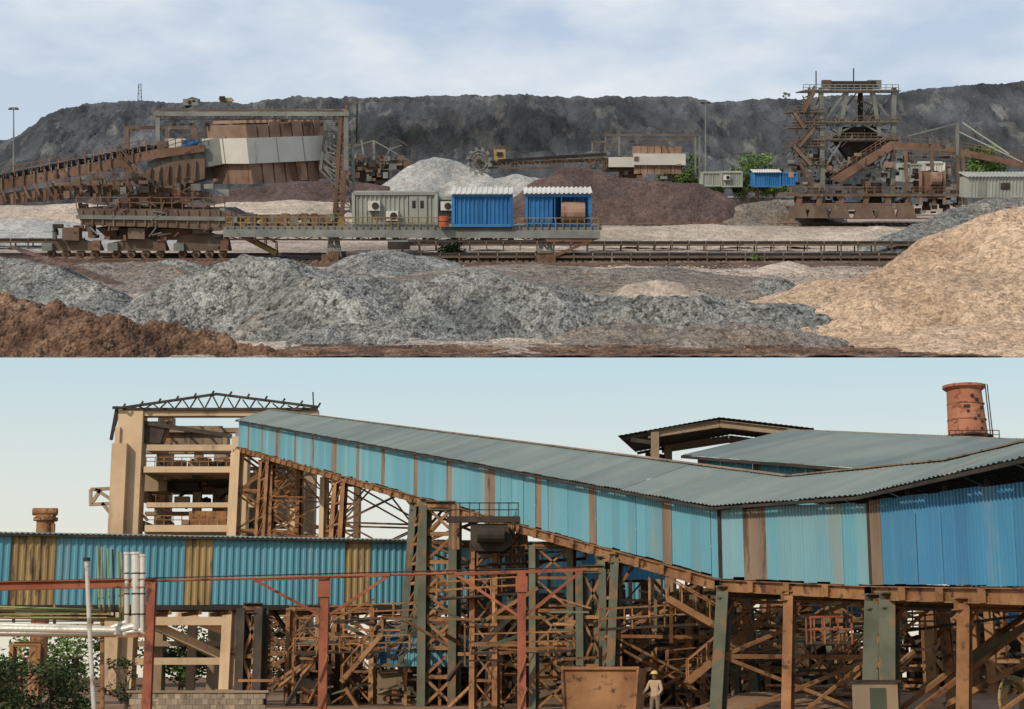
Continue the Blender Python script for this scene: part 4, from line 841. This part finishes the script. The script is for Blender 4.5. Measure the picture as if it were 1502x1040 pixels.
# person
def mkperson():
    sk=M('clothing',(.34,.24,.16),(.4,.29,.2),8,.9); tr=M('trousers',(.14,.11,.085),(.18,.14,.1),8,.9); skin=M('skin',(.2,.1,.06),(.23,.12,.07),8,.6); hat=M('helmet_yellow',(.5,.36,.12),(.55,.42,.16),5,.4)
    e=bpy.data.objects.new('person',None); bpy.context.collection.objects.link(e)
    def skn(name,vs,es,rs,mat,root=0,lv=2):
        me=bpy.data.meshes.new(name); me.from_pydata(vs,es,[]); me.materials.append(mat); o=bpy.data.objects.new(name,me); bpy.context.collection.objects.link(o); o.parent=e
        m=o.modifiers.new('s','SKIN'); 
        for i,r in enumerate(rs): me.skin_vertices[0].data[i].radius=(r[0],r[1]) if isinstance(r,tuple) else (r,r)
        for v in me.skin_vertices[0].data: v.use_root=False
        me.skin_vertices[0].data[root].use_root=True
        s=o.modifiers.new('d','SUBSURF'); s.levels=lv; s.render_levels=lv
        dg=bpy.context.evaluated_depsgraph_get(); mm=bpy.data.meshes.new_from_object(o.evaluated_get(dg)); o.modifiers.clear(); o.data=mm
        a=mm.color_attributes.new('tint','FLOAT_COLOR','POINT'); a.data.foreach_set('color',[1.0]*(4*len(mm.vertices))); mm.polygons.foreach_set('use_smooth',[True]*len(mm.polygons))
        if not mm.materials: mm.materials.append(mat)
        return o
    V=[(0,0,.95),(0,.02,1.15),(0,.0,1.36),(0,-.02,1.46),(.19,0,1.4),(.27,-.02,1.14),(.22,-.2,.98),(-.19,0,1.4),(-.3,-.04,1.16),(-.24,-.24,1.12),(.1,0,.9),(.12,-.04,.5),(.13,.02,.09),(-.1,0,.9),(-.14,-.02,.5),(-.18,.05,.09),(.14,-.12,.04),(-.2,-.09,.04)]
    E=[(0,1),(1,2),(2,3),(2,4),(4,5),(5,6),(2,7),(7,8),(8,9),(0,10),(10,11),(11,12),(0,13),(13,14),(14,15),(12,16),(15,17)]
    Rr=[(.16,.11),(.15,.11),(.17,.12),.065,.075,.055,.04,.075,.055,.04,.1,.07,.05,.1,.07,.05,.045,.045]
    body=skn('body',V,E,Rr,sk)
    body.data.materials.append(tr)
    for p in body.data.polygons:
        if p.center.z<.93: p.material_index=1
    skn('head',[(0,-.02,1.47),(0,-.03,1.56),(0,-.04,1.64),(0,-.03,1.7)],[(0,1),(1,2),(2,3)],[.055,(.07,.085),(.078,.095),(.06,.07)],skin)
    skn('nose',[(0,-.12,1.62),(0,-.15,1.59)],[(0,1)],[.01,.014],skin)
    for sx,hx in ((1,(.22,-.2,.98)),(-1,(-.24,-.24,1.12))):
        h=Vector(hx); skn('palm',[h,h+Vector((0,-.05,-.03)),h+Vector((0,-.08,-.05))],[(0,1),(1,2)],[.03,(.038,.02),(.035,.018)],skin)
        for j in range(4):
            a=h+Vector(((j-1.5)*.018,-.08,-.05)); skn('finger',[a,a+Vector((0,-.03,-.025)),a+Vector((0,-.035,-.055+.004*j))],[(0,1),(1,2)],[.009,.009,.007],skin,lv=1)
        a=h+Vector((-sx*.035,-.03,-.02)); skn('thumb',[a,a+Vector((-sx*.02,-.03,-.02)),a+Vector((-sx*.015,-.05,-.04))],[(0,1),(1,2)],[.011,.01,.008],skin,lv=1)
    hb=B('helmet'); 
    for i in range(6):
        a0=i/6*math.pi/2;a1=(i+1)/6*math.pi/2; hb.tube((0,-.035,1.67+.11*math.sin(a0)),(0,-.035,1.67+.11*math.sin(a1)),.125*math.cos(a0),hat,20,r2=max(.125*math.cos(a1),.001),cap=False)
    hb.tube((0,-.05,1.665),(0,-.05,1.675),.15,hat,20); ho=hb.done(True); ho.parent=e
    e.location=(L(961,1020,56).x,56,.31); e.rotation_euler=(0,0,math.radians(-35))
mkperson()
# ================= camera / light / sky
sc=bpy.context.scene
cam=bpy.data.cameras.new('camera'); co=bpy.data.objects.new('camera',cam); bpy.context.collection.objects.link(co); sc.camera=co
cam.sensor_width=36; cam.lens=36*F/1502; cam.clip_start=.5; cam.clip_end=9000
co.location=(0,0,EYE); co.rotation_euler=(math.pi/2+AL,0,0)
AZ=math.radians(216); EL=math.radians(33)
sd=Vector((math.sin(AZ)*math.cos(EL),math.cos(AZ)*math.cos(EL),math.sin(EL)))
sl=bpy.data.lights.new('sun','SUN'); sl.energy=3.2; sl.angle=math.radians(.9); sl.color=(1,.85,.66)
so=bpy.data.objects.new('sun',sl); bpy.context.collection.objects.link(so); so.rotation_euler=sd.to_track_quat('Z','Y').to_euler()
w=bpy.data.worlds.new('World'); sc.world=w; w.use_nodes=True; nt=w.node_tree; N=nt.nodes;K=nt.links
sky=N.new('ShaderNodeTexSky'); sky.sky_type='NISHITA'; sky.sun_disc=False; sky.sun_elevation=EL; sky.sun_rotation=AZ; sky.air_density=1.2; sky.dust_density=2.5
tc=N.new('ShaderNodeTexCoord'); mp=N.new('ShaderNodeMapping'); mp.inputs['Scale'].default_value=(1,1,2.4); K.new(tc.outputs['Generated'],mp.inputs[0])
no=N.new('ShaderNodeTexNoise'); no.inputs['Scale'].default_value=7; no.inputs['Detail'].default_value=9; no.inputs['Roughness'].default_value=.52; K.new(mp.outputs[0],no.inputs['Vector'])
mr=N.new('ShaderNodeMapRange'); mr.inputs[1].default_value=.44; mr.inputs[2].default_value=.68; K.new(no.outputs[0],mr.inputs[0])
sep=N.new('ShaderNodeSeparateXYZ'); K.new(tc.outputs['Generated'],sep.inputs[0])
rp=N.new('ShaderNodeValToRGB'); K.new(sep.outputs[2],rp.inputs[0]); cr=rp.color_ramp
cr.elements[0].position=0; cr.elements[0].color=(.88,.80,.64,1); cr.elements[1].position=1; cr.elements[1].color=(.3,.4,.6,1)
for ps,cl in ((.06,(.86,.83,.72,1)),(.11,(.78,.82,.77,1)),(.19,(.56,.74,.81,1)),(.30,(.62,.72,.82,1)),(.42,(.50,.62,.80,1))):
    q=cr.elements.new(ps); q.color=cl
hz=N.new('ShaderNodeVectorMath'); hz.operation='SCALE'; hz.inputs['Scale'].default_value=10; K.new(rp.outputs[0],hz.inputs[0])
m1=N.new('ShaderNodeMix'); m1.data_type='RGBA'; m1.inputs[0].default_value=.87; K.new(sky.outputs[0],m1.inputs[6]); K.new(hz.outputs[0],m1.inputs[7])
el=N.new('ShaderNodeMapRange'); el.inputs[1].default_value=.2; el.inputs[2].default_value=.33; el.inputs[4].default_value=.9; K.new(sep.outputs[2],el.inputs[0])
mu=N.new('ShaderNodeMath'); mu.operation='MULTIPLY'; K.new(mr.outputs[0],mu.inputs[0]); K.new(el.outputs[0],mu.inputs[1])
mx=N.new('ShaderNodeMix'); mx.data_type='RGBA'; K.new(mu.outputs[0],mx.inputs[0]); K.new(m1.outputs[2],mx.inputs[6]); mx.inputs[7].default_value=(8.5,8.8,9.0,1)
bg=N['Background']; K.new(mx.outputs[2],bg.inputs[0]); bg.inputs[1].default_value=.1
sc.view_settings.view_transform='Standard'; sc.view_settings.look='None'; sc.view_settings.exposure=0
print('objs',len(sc.objects))
